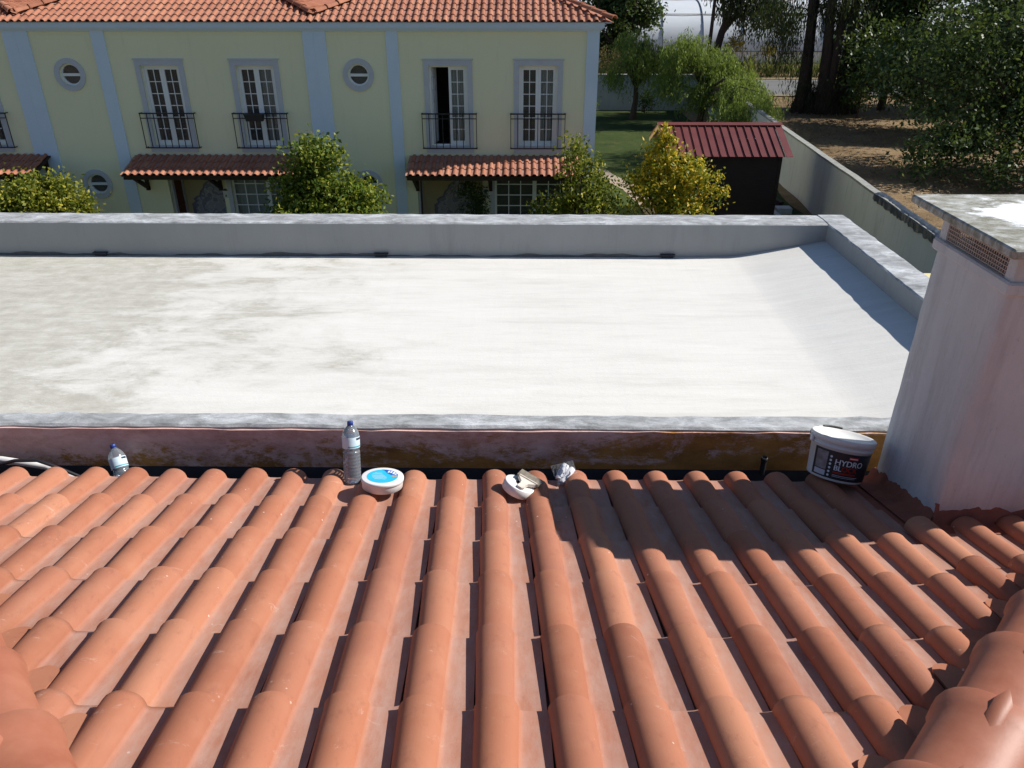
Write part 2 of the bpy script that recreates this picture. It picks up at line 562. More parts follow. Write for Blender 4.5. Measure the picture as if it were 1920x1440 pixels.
def tile_mesh(name, nseg, warp=0.0, seed=0):
    rg = random.Random(seed)
    P = tile_profile(nseg)
    st = [(-TLEN, 0.84, 0.0), (-0.02, 0.985, 0.0190), (0.0, 1.0, 0.0200)]
    th = 0.012
    mb = MB()
    m = len(P)
    top, dust = [], []
    wob = [rg.uniform(-1, 1) * warp for _ in st]
    for si, (y, sc, zo) in enumerate(st):
        for (x, z, d) in P:
            rx = 0.065 + (x - 0.065) * (sc if x < 0.135 else 1.0)
            top.append((rx + wob[si], y + (0.0 if si < 2 else wob[0] * 0.8), z * sc + zo))
            dust.append(d)
    fs = []
    for i in range(len(st) - 1):
        for k in range(m - 1):
            a = i * m + k
            fs.append((a, a + 1, a + 1 + m, a + m))
    mb.add(top, fs, True)
    # lip (own vertices so the edge stays crisp)
    e = top[2 * m:3 * m]
    low = []
    for k, (x, y, z) in enumerate(e):
        a = e[max(k - 1, 0)]; b = e[min(k + 1, m - 1)]
        t = Vector((b[0] - a[0], 0, b[2] - a[2])).normalized()
        low.append((x + t.z * th, y, z - t.x * th))
    mb.add(e + low, [(k, k + 1, k + 1 + m, k + m) for k in range(m - 1)], False)
    # underside and sides
    up = []
    for k, (x, y, z) in enumerate(top[:m]):
        up.append((x, y, z - th))
    mb.add(low + up, [(k, k + 1, k + 1 + m, k + m) for k in range(m - 1)], True)
    mb.add(top[:m] + up, [(k + 1, k, k + m, k + 1 + m) for k in range(m - 1)], False)
    mb.add([e[0], low[0], up[0], top[0], e[-1], low[-1], up[-1], top[m - 1]], [(0, 1, 2, 3), (7, 6, 5, 4)], False)
    me = mb.mesh(name)
    at = me.attributes.new('dust', 'FLOAT', 'POINT')
    vals = dust + [0.2] * (len(me.vertices) - len(dust))
    at.data.foreach_set('value', vals)
    return me


TILES = [tile_mesh('roof_tile', 12, 0.0022, s) for s in range(5)]
TILES_FAR = [tile_mesh('roof_tile_small', 8, 0.002, s) for s in range(2)]
for t in TILES + TILES_FAR:
    t.materials.append(M_TILE)


def cut_mesh(me, M, cuts):
    """copy of a tile mesh cut by world planes; returns None when nothing is left"""
    bm = bmesh.new()
    bm.from_mesh(me)
    bmesh.ops.remove_doubles(bm, verts=bm.verts[:], dist=1e-5)
    bm.transform(M)
    for (co, no) in cuts:
        g = bm.verts[:] + bm.edges[:] + bm.faces[:]
        r = bmesh.ops.bisect_plane(bm, geom=g, plane_co=co, plane_no=no, clear_outer=True)
        if not bm.faces:
            bm.free()
            return None
        ed = [e for e in r['geom_cut'] if isinstance(e, bmesh.types.BMEdge)]
        if ed:
            try:
                bmesh.ops.holes_fill(bm, edges=ed, sides=0)
            except Exception:
                pass
    bm.transform(M.inverted())
    out = bpy.data.meshes.new(me.name + '_cut')
    bm.to_mesh(out)
    bm.free()
    if len(out.polygons) < 3 or sum(p.area for p in out.polygons) < 0.105:
        return None
    out.materials.append(M_TILE)
    return out


def axes_matrix(x, y, z, p):
    return Matrix(((x.x, y.x, z.x, p.x), (x.y, y.y, z.y, p.y), (x.z, y.z, z.z, p.z), (0, 0, 0, 1)))


def lay_tile(meshes, parent, rng, x, y, z, p, cuts, jit=1.0, name='roof_tile'):
    """one tile: axes x (across), y (down the slope), z (normal), p = lower left corner"""
    a = rng.uniform(-1, 1) * 0.013 * jit
    x2 = (x * math.cos(a) + y * math.sin(a)); y2 = (y * math.cos(a) - x * math.sin(a))
    p2 = p + y * rng.uniform(-0.010, 0.010) * jit + z * rng.uniform(-0.0015, 0.0025) * jit
    M = axes_matrix(x2, y2, z, p2)
    me = rng.choice(meshes)
    need = []
    for (co, no) in cuts:
        ds = [(M @ Vector(c) - co).dot(no) for c in ((0, 0, 0), (0.214, 0, 0), (0.214, -TLEN, 0), (0, -TLEN, 0))]
        if min(ds) > 0:
            return None
        if max(ds) > -0.002:
            need.append((co, no))
    if need:
        me = cut_mesh(me, M, need)
        if me is None:
            return None
    o = bpy.data.objects.new(name, me)
    COL.objects.link(o)
    o.parent = parent
    o.matrix_local = M
    return o


def hip_tile_mesh(name, r=0.135, h=0.115, L=0.46, seg=14, spur=True):
    """tapered ridge tile; local y runs down the hip, wide end with a collar at y=0"""
    mb = MB()
    st = [(-L, 0.84, 0.0), (-0.085, 0.95, 0.006), (-0.07, 1.0, 0.008), (-0.012, 1.04, 0.012), (0.0, 1.03, 0.012)]
    rows = []
    for (y, sc, zo) in st:
        rows.append([(-r * sc * math.cos(PI * k / seg), y, h * sc * max(0.0, math.sin(PI * k / seg)) ** 0.9 + zo) for k in range(seg + 1)])
    m = seg + 1
    mb.add([p for rr in rows for p in rr], [(i * m + k, i * m + k + 1, (i + 1) * m + k + 1, (i + 1) * m + k) for i in range(len(st) - 1) for k in range(seg)], True)
    e = rows[-1]
    low = [(x * 0.89, y, z * 0.89 - 0.002) for (x, y, z) in e]
    mb.add(e + low, [(k, k + 1, k + 1 + m, k + m) for k in range(seg)], False)
    lu = [(x * 0.84, -L, z * 0.84) for (x, y, z) in rows[0]]
    mb.add(low + lu, [(k, k + 1, k + 1 + m, k + m) for k in range(seg)], True)
    if spur:
        z0 = h * 1.03
        b = [(-0.034, -0.018, z0 - 0.014), (0.034, -0.018, z0 - 0.014), (0.026, -0.085, z0 - 0.010), (0.0, -0.145, z0 - 0.018), (-0.026, -0.085, z0 - 0.010), (0.0, -0.010, z0 + 0.052), (0.0, -0.055, z0 + 0.034)]
        mb.add(b[:2] + b[5:6], [(0, 1, 2)], False)
        mb.add(b, [(1, 2, 6, 5), (2, 3, 6), (3, 4, 6), (4, 0, 5, 6)], True)
    return mb.mesh(name)


HIP = hip_tile_mesh('hip_tile')
HIP.materials.append(M_TILE_HIP)
HIP_FAR = hip_tile_mesh('hip_tile_small', 0.12, 0.10, 0.46, 8, False)
HIP_FAR.materials.append(M_TILE)


def lay_hip(mesh, parent, rng, p0, p1, expo=0.39, name='hip_tile'):
    """from the low end p0 up to p1"""
    p0, p1 = Vector(p0), Vector(p1)
    d = (p0 - p1).normalized()
    z = Vector((0, 0, 1)); z = (z - d * z.dot(d)).normalized()
    x = d.cross(z)
    n = int((p1 - p0).length / expo) + 1
    for i in range(n):
        a = rng.uniform(-0.015, 0.015)
        o = bpy.data.objects.new(name, mesh)
        COL.objects.link(o)
        o.parent = parent
        x2 = x * math.cos(a) + d * math.sin(a); y2 = d * math.cos(a) - x * math.sin(a)
        o.matrix_local = axes_matrix(x2, y2, z, p0 - d * expo * i + z * (0.012 + rng.uniform(-0.003, 0.003)))


# ------------------------------------------------------------------ the tiled house we stand on
rng = random.Random(11)
house0 = thing('tiled_house', 'near roof of terracotta roll tiles with hips, seen from above its apex', 'house', (0, 0, 0))
AL = R(15)
CA, SA = math.cos(AL), math.sin(AL)
X1 = Vector((1, 0, 0)); Y1 = Vector((0, CA, -SA)); Z1 = Vector((0, SA, CA))
E0 = Vector((0, 3.383, 5.031)) - Z1 * 0.076          # eave line in the pan plane


def on_roof(x, s, h=0.0):
    return E0 + X1 * x - Y1 * s + Z1 * h


def roof_z(y):
    return E0.z + (E0.y - y) * math.tan(AL)


SKEW = 0.036
HIP_R = (Vector((-0.15 - 0.035, 0, 0)), Vector((1, -1, 0)).normalized())     # x = y - 0.15
HIP_L = (Vector((-0.03 + 0.035, 0, 0)), Vector((-1, -1, 0)).normalized())    # x = -y - 0.03
ang = math.atan(SKEW)
XS = (X1 * math.cos(ang) + Y1 * math.sin(ang) * 0.0).normalized()
ntile = 0
cols = range(-14, 18)
for c in cols:
    xc = -0.133 - 0.065 + c * PITCH            # left foot of the roll at the eave
    s0 = 0.0
    if xc > 1.60:
        s0 = 0.585 + 0.02 * rng.uniform(-1, 1)   # starts above the chimney
        if xc > 2.5:
            continue
    for rI in range(0, 9):
        s = s0 + rI * EXPO
        if s > 3.3:
            break
        p = on_roof(xc + SKEW * s, s)
        yv = (Y1 - X1 * SKEW).normalized()
        xv = (X1 - yv * X1.dot(yv)).normalized()
        o = lay_tile(TILES, house0, rng, xv, yv, Z1, p, [HIP_R, HIP_L])
        if o is not None:
            ntile += 1
print('near tiles', ntile)
# flat offcuts that close the channels under the hip tiles
fill = MB()
prof = [(0.05 * math.cos(a), 0.07 * math.sin(a), 0.0) for a in [PI * k / 10 for k in range(11)]]
prof = [(-0.05, -0.19, 0)] + [(-p[0], p[1], 0) for p in prof] + [(0.05, -0.19, 0)]
nn = len(prof)
fill.add([(p[0], p[1], 0.009) for p in prof] + [(p[0], p[1], 0.0) for p in prof],
         [tuple(range(nn - 1, -1, -1))] + [(k, (k + 1) % nn, (k + 1) % nn + nn, k + nn) for k in range(nn)], False)
FILL = fill.mesh('channel_filler')
FILL.materials.append(M_TILE)
for c in cols:
    for side in (1, -1):
        # where the channel middle meets the hip tile edge
        xm = -0.133 + 0.112 + c * PITCH
        for it in range(4):
            # on the hip edge: x = y-0.35 (right) or x = -y+0.17 (left)
            y = xm + 0.365 if side > 0 else -xm + 0.185
            s = (E0.y - y) / CA
            xm2 = -0.133 + 0.112 + c * PITCH + SKEW * s
            y = xm2 + 0.365 if side > 0 else -xm2 + 0.185
        s = (E0.y - y) / CA
        if s < 0.15 or s > 2.6 or (side > 0 and y > 2.66):
            continue
        o = bpy.data.objects.new('channel_filler', FILL)
        COL.objects.link(o)
        o.parent = house0
        ty = (Y1 * math.cos(0.12) - Z1 * math.sin(0.12)); tz = Z1 * math.cos(0.12) + Y1 * math.sin(0.12)
        r2 = 0.22 * -side + rng.uniform(-0.1, 0.1)
        x2 = X1 * math.cos(r2) + ty * math.sin(r2); y2 = ty * math.cos(r2) - X1 * math.sin(r2)
        o.matrix_local = axes_matrix(x2, y2, tz, on_roof(xm2, s, 0.028))
# hips
apex = Vector((-0.09, 0.06, roof_z(0.06) + 0.02))
lay_hip(HIP, house0, rng, (2.56, 2.71, roof_z(2.71) + 0.055), (apex.x, apex.y, apex.z + 0.055))
lay_hip(HIP, house0, rng, (-3.42, 3.39, roof_z(3.39) + 0.055), (apex.x, apex.y, apex.z + 0.055))
# mortar bed along the hips, deck, walls
mb = MB()
for (dx, xe, ye) in ((1, 2.6, 2.75), (-1, -3.42, 3.39)):
    mb.bar((xe, ye, roof_z(ye) + 0.015), (apex.x, apex.y, apex.z + 0.015), 0.20, 0.10)
obj('mortar_bed', mb, M_MORTAR, house0)
zE = roof_z(3.36) - 0.02
zA = apex.z - 0.03
mb = MB()
A = (apex.x, apex.y, zA); B1 = (-3.40, 3.37, zE); B2 = (3.22, 3.37, zE); B3 = (3.22, -3.2, zE); B4 = (-3.40, -3.2, zE)
mb.add([A, B1, B2, B3, B4], [(0, 1, 2), (0, 2, 3), (0, 3, 4), (0, 4, 1), (1, 4, 3, 2)])
obj('roof_deck', mb, M_MORTAR, house0)
mb = MB()
mb.box(-3.1, 2.95, -2.9, 3.30, -0.05, zE - 0.02)
obj('wall', mb, M_YELLOW, house0)


def joined_slope(name, parent, xax, yax, zax, org, ncol, nrow, cuts):
    """tiles of a slope that is not in view, joined"""
    mb = MB()
    me = TILES_FAR[0]
    for c in range(ncol):
        for r_ in range(nrow):
            M = axes_matrix(xax, yax, zax, org + xax * (c * PITCH) - yax * (r_ * EXPO))
            mid = M @ Vector((0.1, -0.2, 0.0))
            if any((mid - co).dot(no) > -0.27 for co, no in cuts):
                continue
            mb.add([M @ v.co for v in me.vertices], [tuple(p.vertices) for p in me.polygons], True)
    if mb.v:
        o = obj(name, mb, M_TILE, parent)
        o['kind'] = 'stuff'


yR = Vector((CA, 0, -SA)); zR = Vector((SA, 0, CA)); xR = yR.cross(zR)
joined_slope('side_slope_tiles', house0, xR, yR, zR, Vector((3.25, 3.4, zE + 0.0)), 31, 9,
             [(HIP_R[0], -HIP_R[1]), (Vector((apex.x, apex.y, 0)), Vector((-1, -1, 0)).normalized()), (Vector((0, 2.55, 0)), Vector((0, 1, 0)))])
yL = Vector((-CA, 0, -SA)); zL = Vector((-SA, 0, CA)); xL = yL.cross(zL)
joined_slope('side_slope_tiles', house0, xL, yL, zL, Vector((-3.42, -3.1, zE)), 31, 9,
             [(HIP_L[0], -HIP_L[1]), (Vector((apex.x, apex.y, 0)), Vector((1, -1, 0)).normalized())])

# ------------------------------------------------------------------ flat roof annex
annex = thing('flat_roof_annex', 'flat white coated roof enclosed by grey painted parapets below the tiles', 'building', (-3, 6, 0))
annex.location = (0, 0, 0)
TOP, FLO = 5.105, 4.75
WN = 3.70                       # outer face of the near parapet


def wavy_slab(x0, x1, y0, y1, z0, z1, n, amp, seed, along='x'):
    """parapet with slightly uneven, hand-trowelled edges and top"""
    rg = random.Random(seed)
    mb = MB(); rows = []
    for i in range(n + 1):
        t = i / n
        j = [rg.uniform(-amp, amp) for _ in range(4)]
        if along == 'x':
            x = x0 + (x1 - x0) * t
            rows.append([(x, y0, z0), (x, y1, z0), (x, y1 + j[0], z1 - 0.012), (x, y1 - 0.014 + j[0], z1 + j[1]), (x, (y0 + y1) / 2, z1 + 0.004 + j[3] * 0.6), (x, y0 + 0.014 + j[2], z1 + j[1] * 0.7), (x, y0 + j[2], z1 - 0.012)])
        else:
            y = y0 + (y1 - y0) * t
            rows.append([(x1, y, z0), (x0, y, z0), (x0 + j[0], y, z1 - 0.012), (x0 + 0.014 + j[0], y, z1 + j[1]), ((x0 + x1) / 2, y, z1 + 0.004 + j[3] * 0.6), (x1 - 0.014 + j[2], y, z1 + j[1] * 0.7), (x1 + j[2], y, z1 - 0.012)])
    k = 7
    vs = [p for r in rows for p in r]
    for i in range(n):
        for q in range(k):
            a = i * k + q; b = i * k + (q + 1) % k
            top = q in (2, 3, 4, 5)
            mb.add([vs[a], vs[b], vs[b + k], vs[a + k]], [(0, 1, 2, 3)], False, 1 if top else 0)
    mb.add(rows[0], [tuple(range(k))], False)
    mb.add(rows[-1], [tuple(range(k - 1, -1, -1))], False)
    return mb


PM = [M_PARAPET, M_SILVER]
obj('far_parapet', wavy_slab(-10, 3.125, 7.775, 8.13, 4.60, TOP, 110, 0.004, 1), PM, annex)
obj('side_parapet', wavy_slab(3.127, 3.42, WN, 8.132, 4.60, TOP + 0.002, 48, 0.004, 2, 'y'), PM, annex)
obj('near_parapet', wavy_slab(-10, 3.125, WN, 3.845, 4.55, TOP, 110, 0.006, 3), PM, annex)
# roof surface with the ramp at the right
mb = MB()
xs = [-10, -6, -3, 0, 1.6, 2.15, 2.26, 2.4, 2.8, 3.126]
zs = [0, 0, 0, 0, 0.001, 0.012, 0.022, 0.045, 0.118, 0.18]
ys = [3.84, 4.6, 5.6, 6.6, 7.3, 7.776]
vs = [(x, y, FLO + z) for y in ys for x, z in zip(xs, zs)]
nx = len(xs)
mb.add(vs, [(j * nx + i, j * nx + i + 1, (j + 1) * nx + i + 1, (j + 1) * nx + i) for j in range(len(ys) - 1) for i in range(nx - 1)], True)
obj('roof_surface', mb, M_COAT, annex)
# ochre face towards the tiles, membrane upstand and gutter
rg = random.Random(5)
mb = MB()
n = 120
lo = [4.826 + rg.uniform(-0.004, 0.004) for _ in range(n + 1)]
hi = [TOP - 0.022 + rg.uniform(-0.005, 0.004) for _ in range(n + 1)]
vs = []
for i in range(n + 1):
    x = -10 + 13.42 * i / n
    vs += [(x, WN - 0.011, lo[i]), (x, WN - 0.011, hi[i]), (x, WN + 0.001, hi[i] + 0.001), (x, WN + 0.001, lo[i] - 0.001)]
fs = []
for i in range(n):
    for q in range(4):
        a = i * 4 + q; b = i * 4 + (q + 1) % 4
        fs.append((a, a + 4, b + 4, b))
mb.add(vs, fs)
obj('painted_face', mb, M_FACE, annex)
mb = MB()
pr = [(3.30, 4.84), (3.35, 4.77), (3.42, 4.74), (3.60, 4.74), (3.675, 4.76), (WN - 0.014, 4.836), (WN + 0.001, 4.837), (WN + 0.001, 4.70), (3.30, 4.70)]
xsm = [-10, -5, 0, 3.0]
vs = [(x, p[0], p[1]) for x in xsm for p in pr]
k = len(pr)
mb.add(vs, [(i * k + q, i * k + (q + 1) % k, (i + 1) * k + (q + 1) % k, (i + 1) * k + q) for i in range(3) for q in range(k)], False)
obj('gutter_membrane', mb, M_MEMB, annex)
mb = MB()
mb.box(-9.98, 3.40, WN + 0.02, 8.11, -0.05, 4.58)
obj('wall', mb, M_YELLOW, annex)
for x in (-4.40, -1.46, 1.52):
    mb = MB()
    mb.box(x - 0.06, x + 0.06, 7.748, 7.79, FLO + 0.002, FLO + 0.032)
    mb.box(x - 0.075, x + 0.075, 7.735, 7.774, FLO + 0.032, FLO + 0.04)
    obj('drain_outlet', mb, M_MEMB, annex)
# uneven dark line painted where the far parapet meets the roof
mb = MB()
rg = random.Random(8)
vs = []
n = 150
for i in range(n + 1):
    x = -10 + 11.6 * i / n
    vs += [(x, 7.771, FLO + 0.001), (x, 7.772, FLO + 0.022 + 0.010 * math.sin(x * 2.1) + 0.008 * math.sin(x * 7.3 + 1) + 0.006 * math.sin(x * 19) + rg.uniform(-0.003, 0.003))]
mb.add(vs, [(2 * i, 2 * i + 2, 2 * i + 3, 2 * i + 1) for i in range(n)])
obj('dark_base_line', mb, simple('base_line_dark', (0.10, 0.10, 0.10), (0.16, 0.16, 0.158), 9, 0.9), annex)

# ------------------------------------------------------------------ chimney
ch = thing('chimney', 'white rendered chimney with mesh vent and mossy concrete cap', 'chimney', (0, 0, 0))
cx0, cx1, cy0, cy1 = 1.868, 2.62, 2.845, 3.425


def noisy_shell(x0, x1, y0, y1, z0, z1, n, amp, seed, lean=(0, 0), r=0.012):
    """rendered shaft: subdivided walls with a little unevenness and rounded arrises"""
    rg = random.Random(seed)
    loop = []
    def side(a, b):
        for i in range(n):
            t = i / n
            loop.append((a[0] + (b[0] - a[0]) * t, a[1] + (b[1] - a[1]) * t))
    side((x0 + r, y0), (x1 - r, y0)); side((x1 - r, y0), (x1, y0 + r)) if False else loop.append((x1 - r, y0))
    side((x1, y0 + r), (x1, y1 - r)); loop.append((x1, y1 - r))
    side((x1 - r, y1), (x0 + r, y1)); loop.append((x0 + r, y1))
    side((x0, y1 - r), (x0, y0 + r)); loop.append((x0, y0 + r))
    m = len(loop)
    nz = 14
    vs = []
    for j in range(nz + 1):
        t = j / nz
        for (x, y) in loop:
            vs.append((x + lean[0] * t + rg.uniform(-amp, amp), y + lean[1] * t + rg.uniform(-amp, amp), z0 + (z1 - z0) * t))
    mb = MB()
    mb.add(vs, [(j * m + q, j * m + (q + 1) % m, (j + 1) * m + (q + 1) % m, (j + 1) * m + q) for j in range(nz) for q in range(m)], True)
    mb.add(vs[-m:], [tuple(range(m))], False)
    return mb


ZS = 6.235
obj('shaft', noisy_shell(cx0, cx1, cy0, cy1, 4.80, ZS, 9, 0.0022, 4, (0.0, -0.035)), M_CHIM, ch)
oy = -0.035
mb = MB()
mb.cbox(cx0 - 0.018, cx1 + 0.018, cy0 + oy - 0.018, cy1 + oy + 0.018, ZS - 0.002, ZS + 0.05, 0.008)
obj('vent_ledge', mb, M_CHIM, ch)
CT = 6.405
for (x, y) in ((cx0, cy0), (cx1 - 0.055, cy0), (cx0, cy1 - 0.055), (cx1 - 0.055, cy1 - 0.055)):
    mb = MB()
    mb.box(x, x + 0.055, y + oy, y + oy + 0.055, ZS + 0.048, CT + 0.002)
    obj('vent_post', mb, M_CHIM, ch)
mb = MB()
mb.box(cx0 + 0.1, cx1 - 0.1, cy0 + oy + 0.1, cy1 + oy - 0.1, ZS + 0.046, CT)
obj('flue_core', mb, simple('sooty_flue', (0.03, 0.018, 0.018), (0.05, 0.03, 0.028), 8, 0.95), ch)
M_MESHWIRE = simple('painted_wire', (0.52, 0.43, 0.38), (0.44, 0.34, 0.30), 20, 0.8)
for side in range(3):
    mb = MB()
    wr = 0.0028
    if side < 2:
        x = cx0 + 0.008 if side == 0 else cx1 - 0.008
        ya, yb = cy0 + oy + 0.04, cy1 + oy - 0.04
        k = int((yb - ya) / 0.0165)
        for i in range(k + 1):
            y = ya + (yb - ya) * i / k
            mb.tube([(x, y, ZS + 0.045), (x, y, CT + 0.002)], wr, 4, False)
        for j in range(8):
            z = ZS + 0.058 + j * 0.0165
            mb.tube([(x - 0.003, ya, z), (x - 0.003, yb, z)], wr, 4, False)
    else:
        y = cy0 + oy + 0.008
        xa, xb = cx0 + 0.05, cx1 - 0.05
        k = int((xb - xa) / 0.0165)
        for i in range(k + 1):
            x = xa + (xb - xa) * i / k
            mb.tube([(x, y, ZS + 0.045), (x, y, CT + 0.002)], wr, 4, False)
        for j in range(8):
            z = ZS + 0.058 + j * 0.0165
            mb.tube([(xa, y - 0.003, z), (xb, y - 0.003, z)], wr, 4, False)
    obj('vent_mesh', mb, M_MESHWIRE, ch)


def mat_cap():
    n = N('mossy_cap')
    a = n.noise(9, n.pos((1, 1.8, 1)), 9, 0.75, 0.5)
    col = n.ramp(a, [(0.3, (0.11, 0.105, 0.075)), (0.45, (0.25, 0.245, 0.2)), (0.58, (0.42, 0.43, 0.41)), (0.72, (0.72, 0.74, 0.74))])
    dist = n.new('VectorMath', operation='DISTANCE')
    n.l(n.geo.outputs['Position'], dist.inputs[0])
    dist.inputs[1].default_value = (2.2, 3.17, 6.44)
    f = n.math('ADD', n.math('MULTIPLY', dist.outputs['Value'], -2.6), n.math('MULTIPLY', n.noise(6, n.pos((1, 1.5, 1)), 6, 0.7), 1.6))
    col = n.mix(n.ramp(f, [(0.08, 0.0), (0.22, 1.0)]), col, (0.80, 0.82, 0.83))
    return n.done(col, 0.85, n.noise(30, n.pos(), 7, 0.75), 0.5, 0.008)


mb = MB()
mb.cbox(1.778, 2.71, 2.712, 3.545, CT, CT + 0.037, 0.007)
obj('cap', mb, mat_cap(), ch)
# red-brown flashing coat with a ragged upper edge
M_FLASH = simple('flashing_paint', (0.33, 0.10, 0.055), (0.22, 0.065, 0.04), 14, 0.7, 0.4, 0.006)
mb = MB()
rg = random.Random(21)


def ragged(pts, height, out):
    """strip that hugs the wall from the roof up to an uneven line; pts run along the wall base (x,y), out = outward dir"""
    vs = []
    for i, (x, y) in enumerate(pts):
        zb = roof_z(y) - 0.03
        zt = roof_z(y) + height + 0.008 * math.sin(i * 0.9) + rg.uniform(-0.005, 0.005) + (0.014 if rg.random() < 0.07 else 0)
        o1 = 0.007
        o2 = 0.11
        vs += [(x + out[0] * o2, y + out[1] * o2, roof_z(y + out[1] * o2) + 0.02), (x + out[0] * 0.02, y + out[1] * 0.02, roof_z(y) + 0.035),
               (x + out[0] * o1, y + out[1] * o1, zt), (x - out[0] * 0.004, y - out[1] * 0.004, zt + 0.001)]
    fs = []
    for i in range(len(pts) - 1):
        for q in range(3):
            a = i * 4 + q
            fs.append((a, a + 4, a + 5, a + 1))
    mb.add(vs, fs, True)


ragged([(cx0, cy1 + 0.02 - (cy1 - cy0 + 0.03) * i / 40) for i in range(41)], 0.085, (-1, 0))
ragged([(cx0 - 0.01 + (cx1 - cx0 + 0.02) * i / 40, cy0) for i in range(41)], 0.125, (0, -1))
mb.add([(cx0 - 0.16, 2.6, roof_z(2.6) + 0.012), (cx0 - 0.16, 3.40, roof_z(3.40) + 0.012), (cx0 + 0.01, 3.40, roof_z(3.40) + 0.012), (cx0 + 0.01, 2.6, roof_z(2.6) + 0.012)], [(0, 1, 2, 3)])
obj('base_flashing', mb, M_FLASH, ch)

# ------------------------------------------------------------------ row houses
WY = 23.8                       # facade plane (faces -y)
EZ = 6.30                       # eave
BETA = R(20)
CB, SB = math.cos(BETA), math.sin(BETA)
M_MURAL = None


def mat_mural():
    n = N('ornate_tile_panel')
    wv = n.new('TexWave', wave_type='RINGS')
    wv.inputs['Scale'].default_value = 2.6
    wv.inputs['Distortion'].default_value = 9.0
    wv.inputs['Detail'].default_value = 3.0
    wv.inputs['Detail Scale'].default_value = 1.6
    n.l(n.pos(), wv.inputs['Vector'])
    col = n.ramp(wv.outputs['Fac'], [(0.3, (0.30, 0.31, 0.37)), (0.55, (0.45, 0.45, 0.49)), (0.8, (0.20, 0.21, 0.29))])
    return n.done(col, 0.5, None, spec=0.4)


M_MURAL = mat_mural()
M_MURALEDGE = simple('mural_border', (0.13, 0.13, 0.19), (0.2, 0.2, 0.26), 9, 0.6)
M_SHADEWALL = simple('porch_plaster_shaded', (0.50, 0.44, 0.27), (0.45, 0.39, 0.24), 1.5, 0.85, 0.2, 0.004)  # facade yellow darkened, the shade of the porch recess put into the colour
M_METER = simple('meter_box', (0.09, 0.06, 0.045), (0.12, 0.08, 0.06), 9, 0.5)
M_PLATE = simple('ceramic_plate', (0.62, 0.62, 0.58), (0.57, 0.57, 0.54), 9, 0.4)
M_INK = simple('plate_ink', (0.06, 0.06, 0.06), (0.08, 0.08, 0.08), 9, 0.6)


def ring_pts(cx, cz, r, n=32):
    return [(cx + r * math.cos(2 * PI * k / n), cz + r * math.sin(2 * PI * k / n)) for k in range(n)]


def wall_with_holes(x0, x1, z0, z1, y0, y1, rects, rounds, mat, parent, name='wall'):
    """facade slab cut by openings: strips between the openings, all joined as one wall"""
    bm = bmesh.new()
    # 2D triangulated fill with holes through bmesh triangle_fill
    edges = []
    def loop(pts):
        vs = [bm.verts.new((p[0], y0, p[1])) for p in pts]
        for i in range(len(vs)):
            edges.append(bm.edges.new((vs[i], vs[(i + 1) % len(vs)])))
    loop([(x0, z0), (x1, z0), (x1, z1), (x0, z1)])
    for (a, b, c, d) in rects:
        loop([(a, c), (b, c), (b, d), (a, d)])
    for (cx, cz, r) in rounds:
        loop(ring_pts(cx, cz, r))
    bmesh.ops.triangle_fill(bm, use_beauty=True, use_dissolve=False, edges=edges)
    # drop faces inside holes
    kill = []
    for f in bm.faces:
        c = f.calc_center_median()
        if any(a < c.x < b and e < c.z < d for (a, b, e, d) in rects) or any((c.x - q) ** 2 + (c.z - t) ** 2 < (r * 0.98) ** 2 for (q, t, r) in rounds):
            kill.append(f)
    bmesh.ops.delete(bm, geom=kill, context='FACES_ONLY')
    ret = bmesh.ops.extrude_face_region(bm, geom=bm.faces[:])
    for v in [g for g in ret['geom'] if isinstance(g, bmesh.types.BMVert)]:
        v.co.y = y1
    bmesh.ops.recalc_face_normals(bm, faces=bm.faces)
    me = bpy.data.meshes.new(name)
    bm.to_mesh(me); bm.free()
    return obj(name, me, mat, parent)


def glazed_leaf(parent, x0, x1, z0, z1, y, nc, nr, fw=0.075, mw=0.022):
    """one glazed leaf: frame with muntins, and a pane for every light"""
    mb = MB()
    d = 0.045
    mb.box(x0, x0 + fw, y, y + d, z0, z1)
    mb.box(x1 - fw, x1, y, y + d, z0, z1)
    mb.box(x0 + fw, x1 - fw, y + 0.001, y + d - 0.001, z0, z0 + fw * 1.25)
    mb.box(x0 + fw, x1 - fw, y + 0.001, y + d - 0.001, z1 - fw, z1)
    xa, xb, za, zb = x0 + fw, x1 - fw, z0 + fw * 1.25, z1 - fw
    for i in range(1, nc):
        x = xa + (xb - xa) * i / nc
        mb.box(x - mw / 2, x + mw / 2, y + 0.008, y + 0.03, za, zb)
    for j in range(1, nr):
        z = za + (zb - za) * j / nr
        mb.box(xa, xb, y + 0.0095, y + 0.0285, z - mw / 2, z + mw / 2)
    obj('leaf_frame', mb, M_WFRAME, parent)
    for i in range(nc):
        for j in range(nr):
            ax = xa + (xb - xa) * i / nc; bx = xa + (xb - xa) * (i + 1) / nc
            az = za + (zb - za) * j / nr; bz = za + (zb - za) * (j + 1) / nr
            m = MB()
            m.add([(ax, y + 0.02, az), (bx, y + 0.02, az), (bx, y + 0.02, bz), (ax, y + 0.02, bz)], [(0, 1, 2, 3)])
            obj('pane', m, M_GLASS, parent)


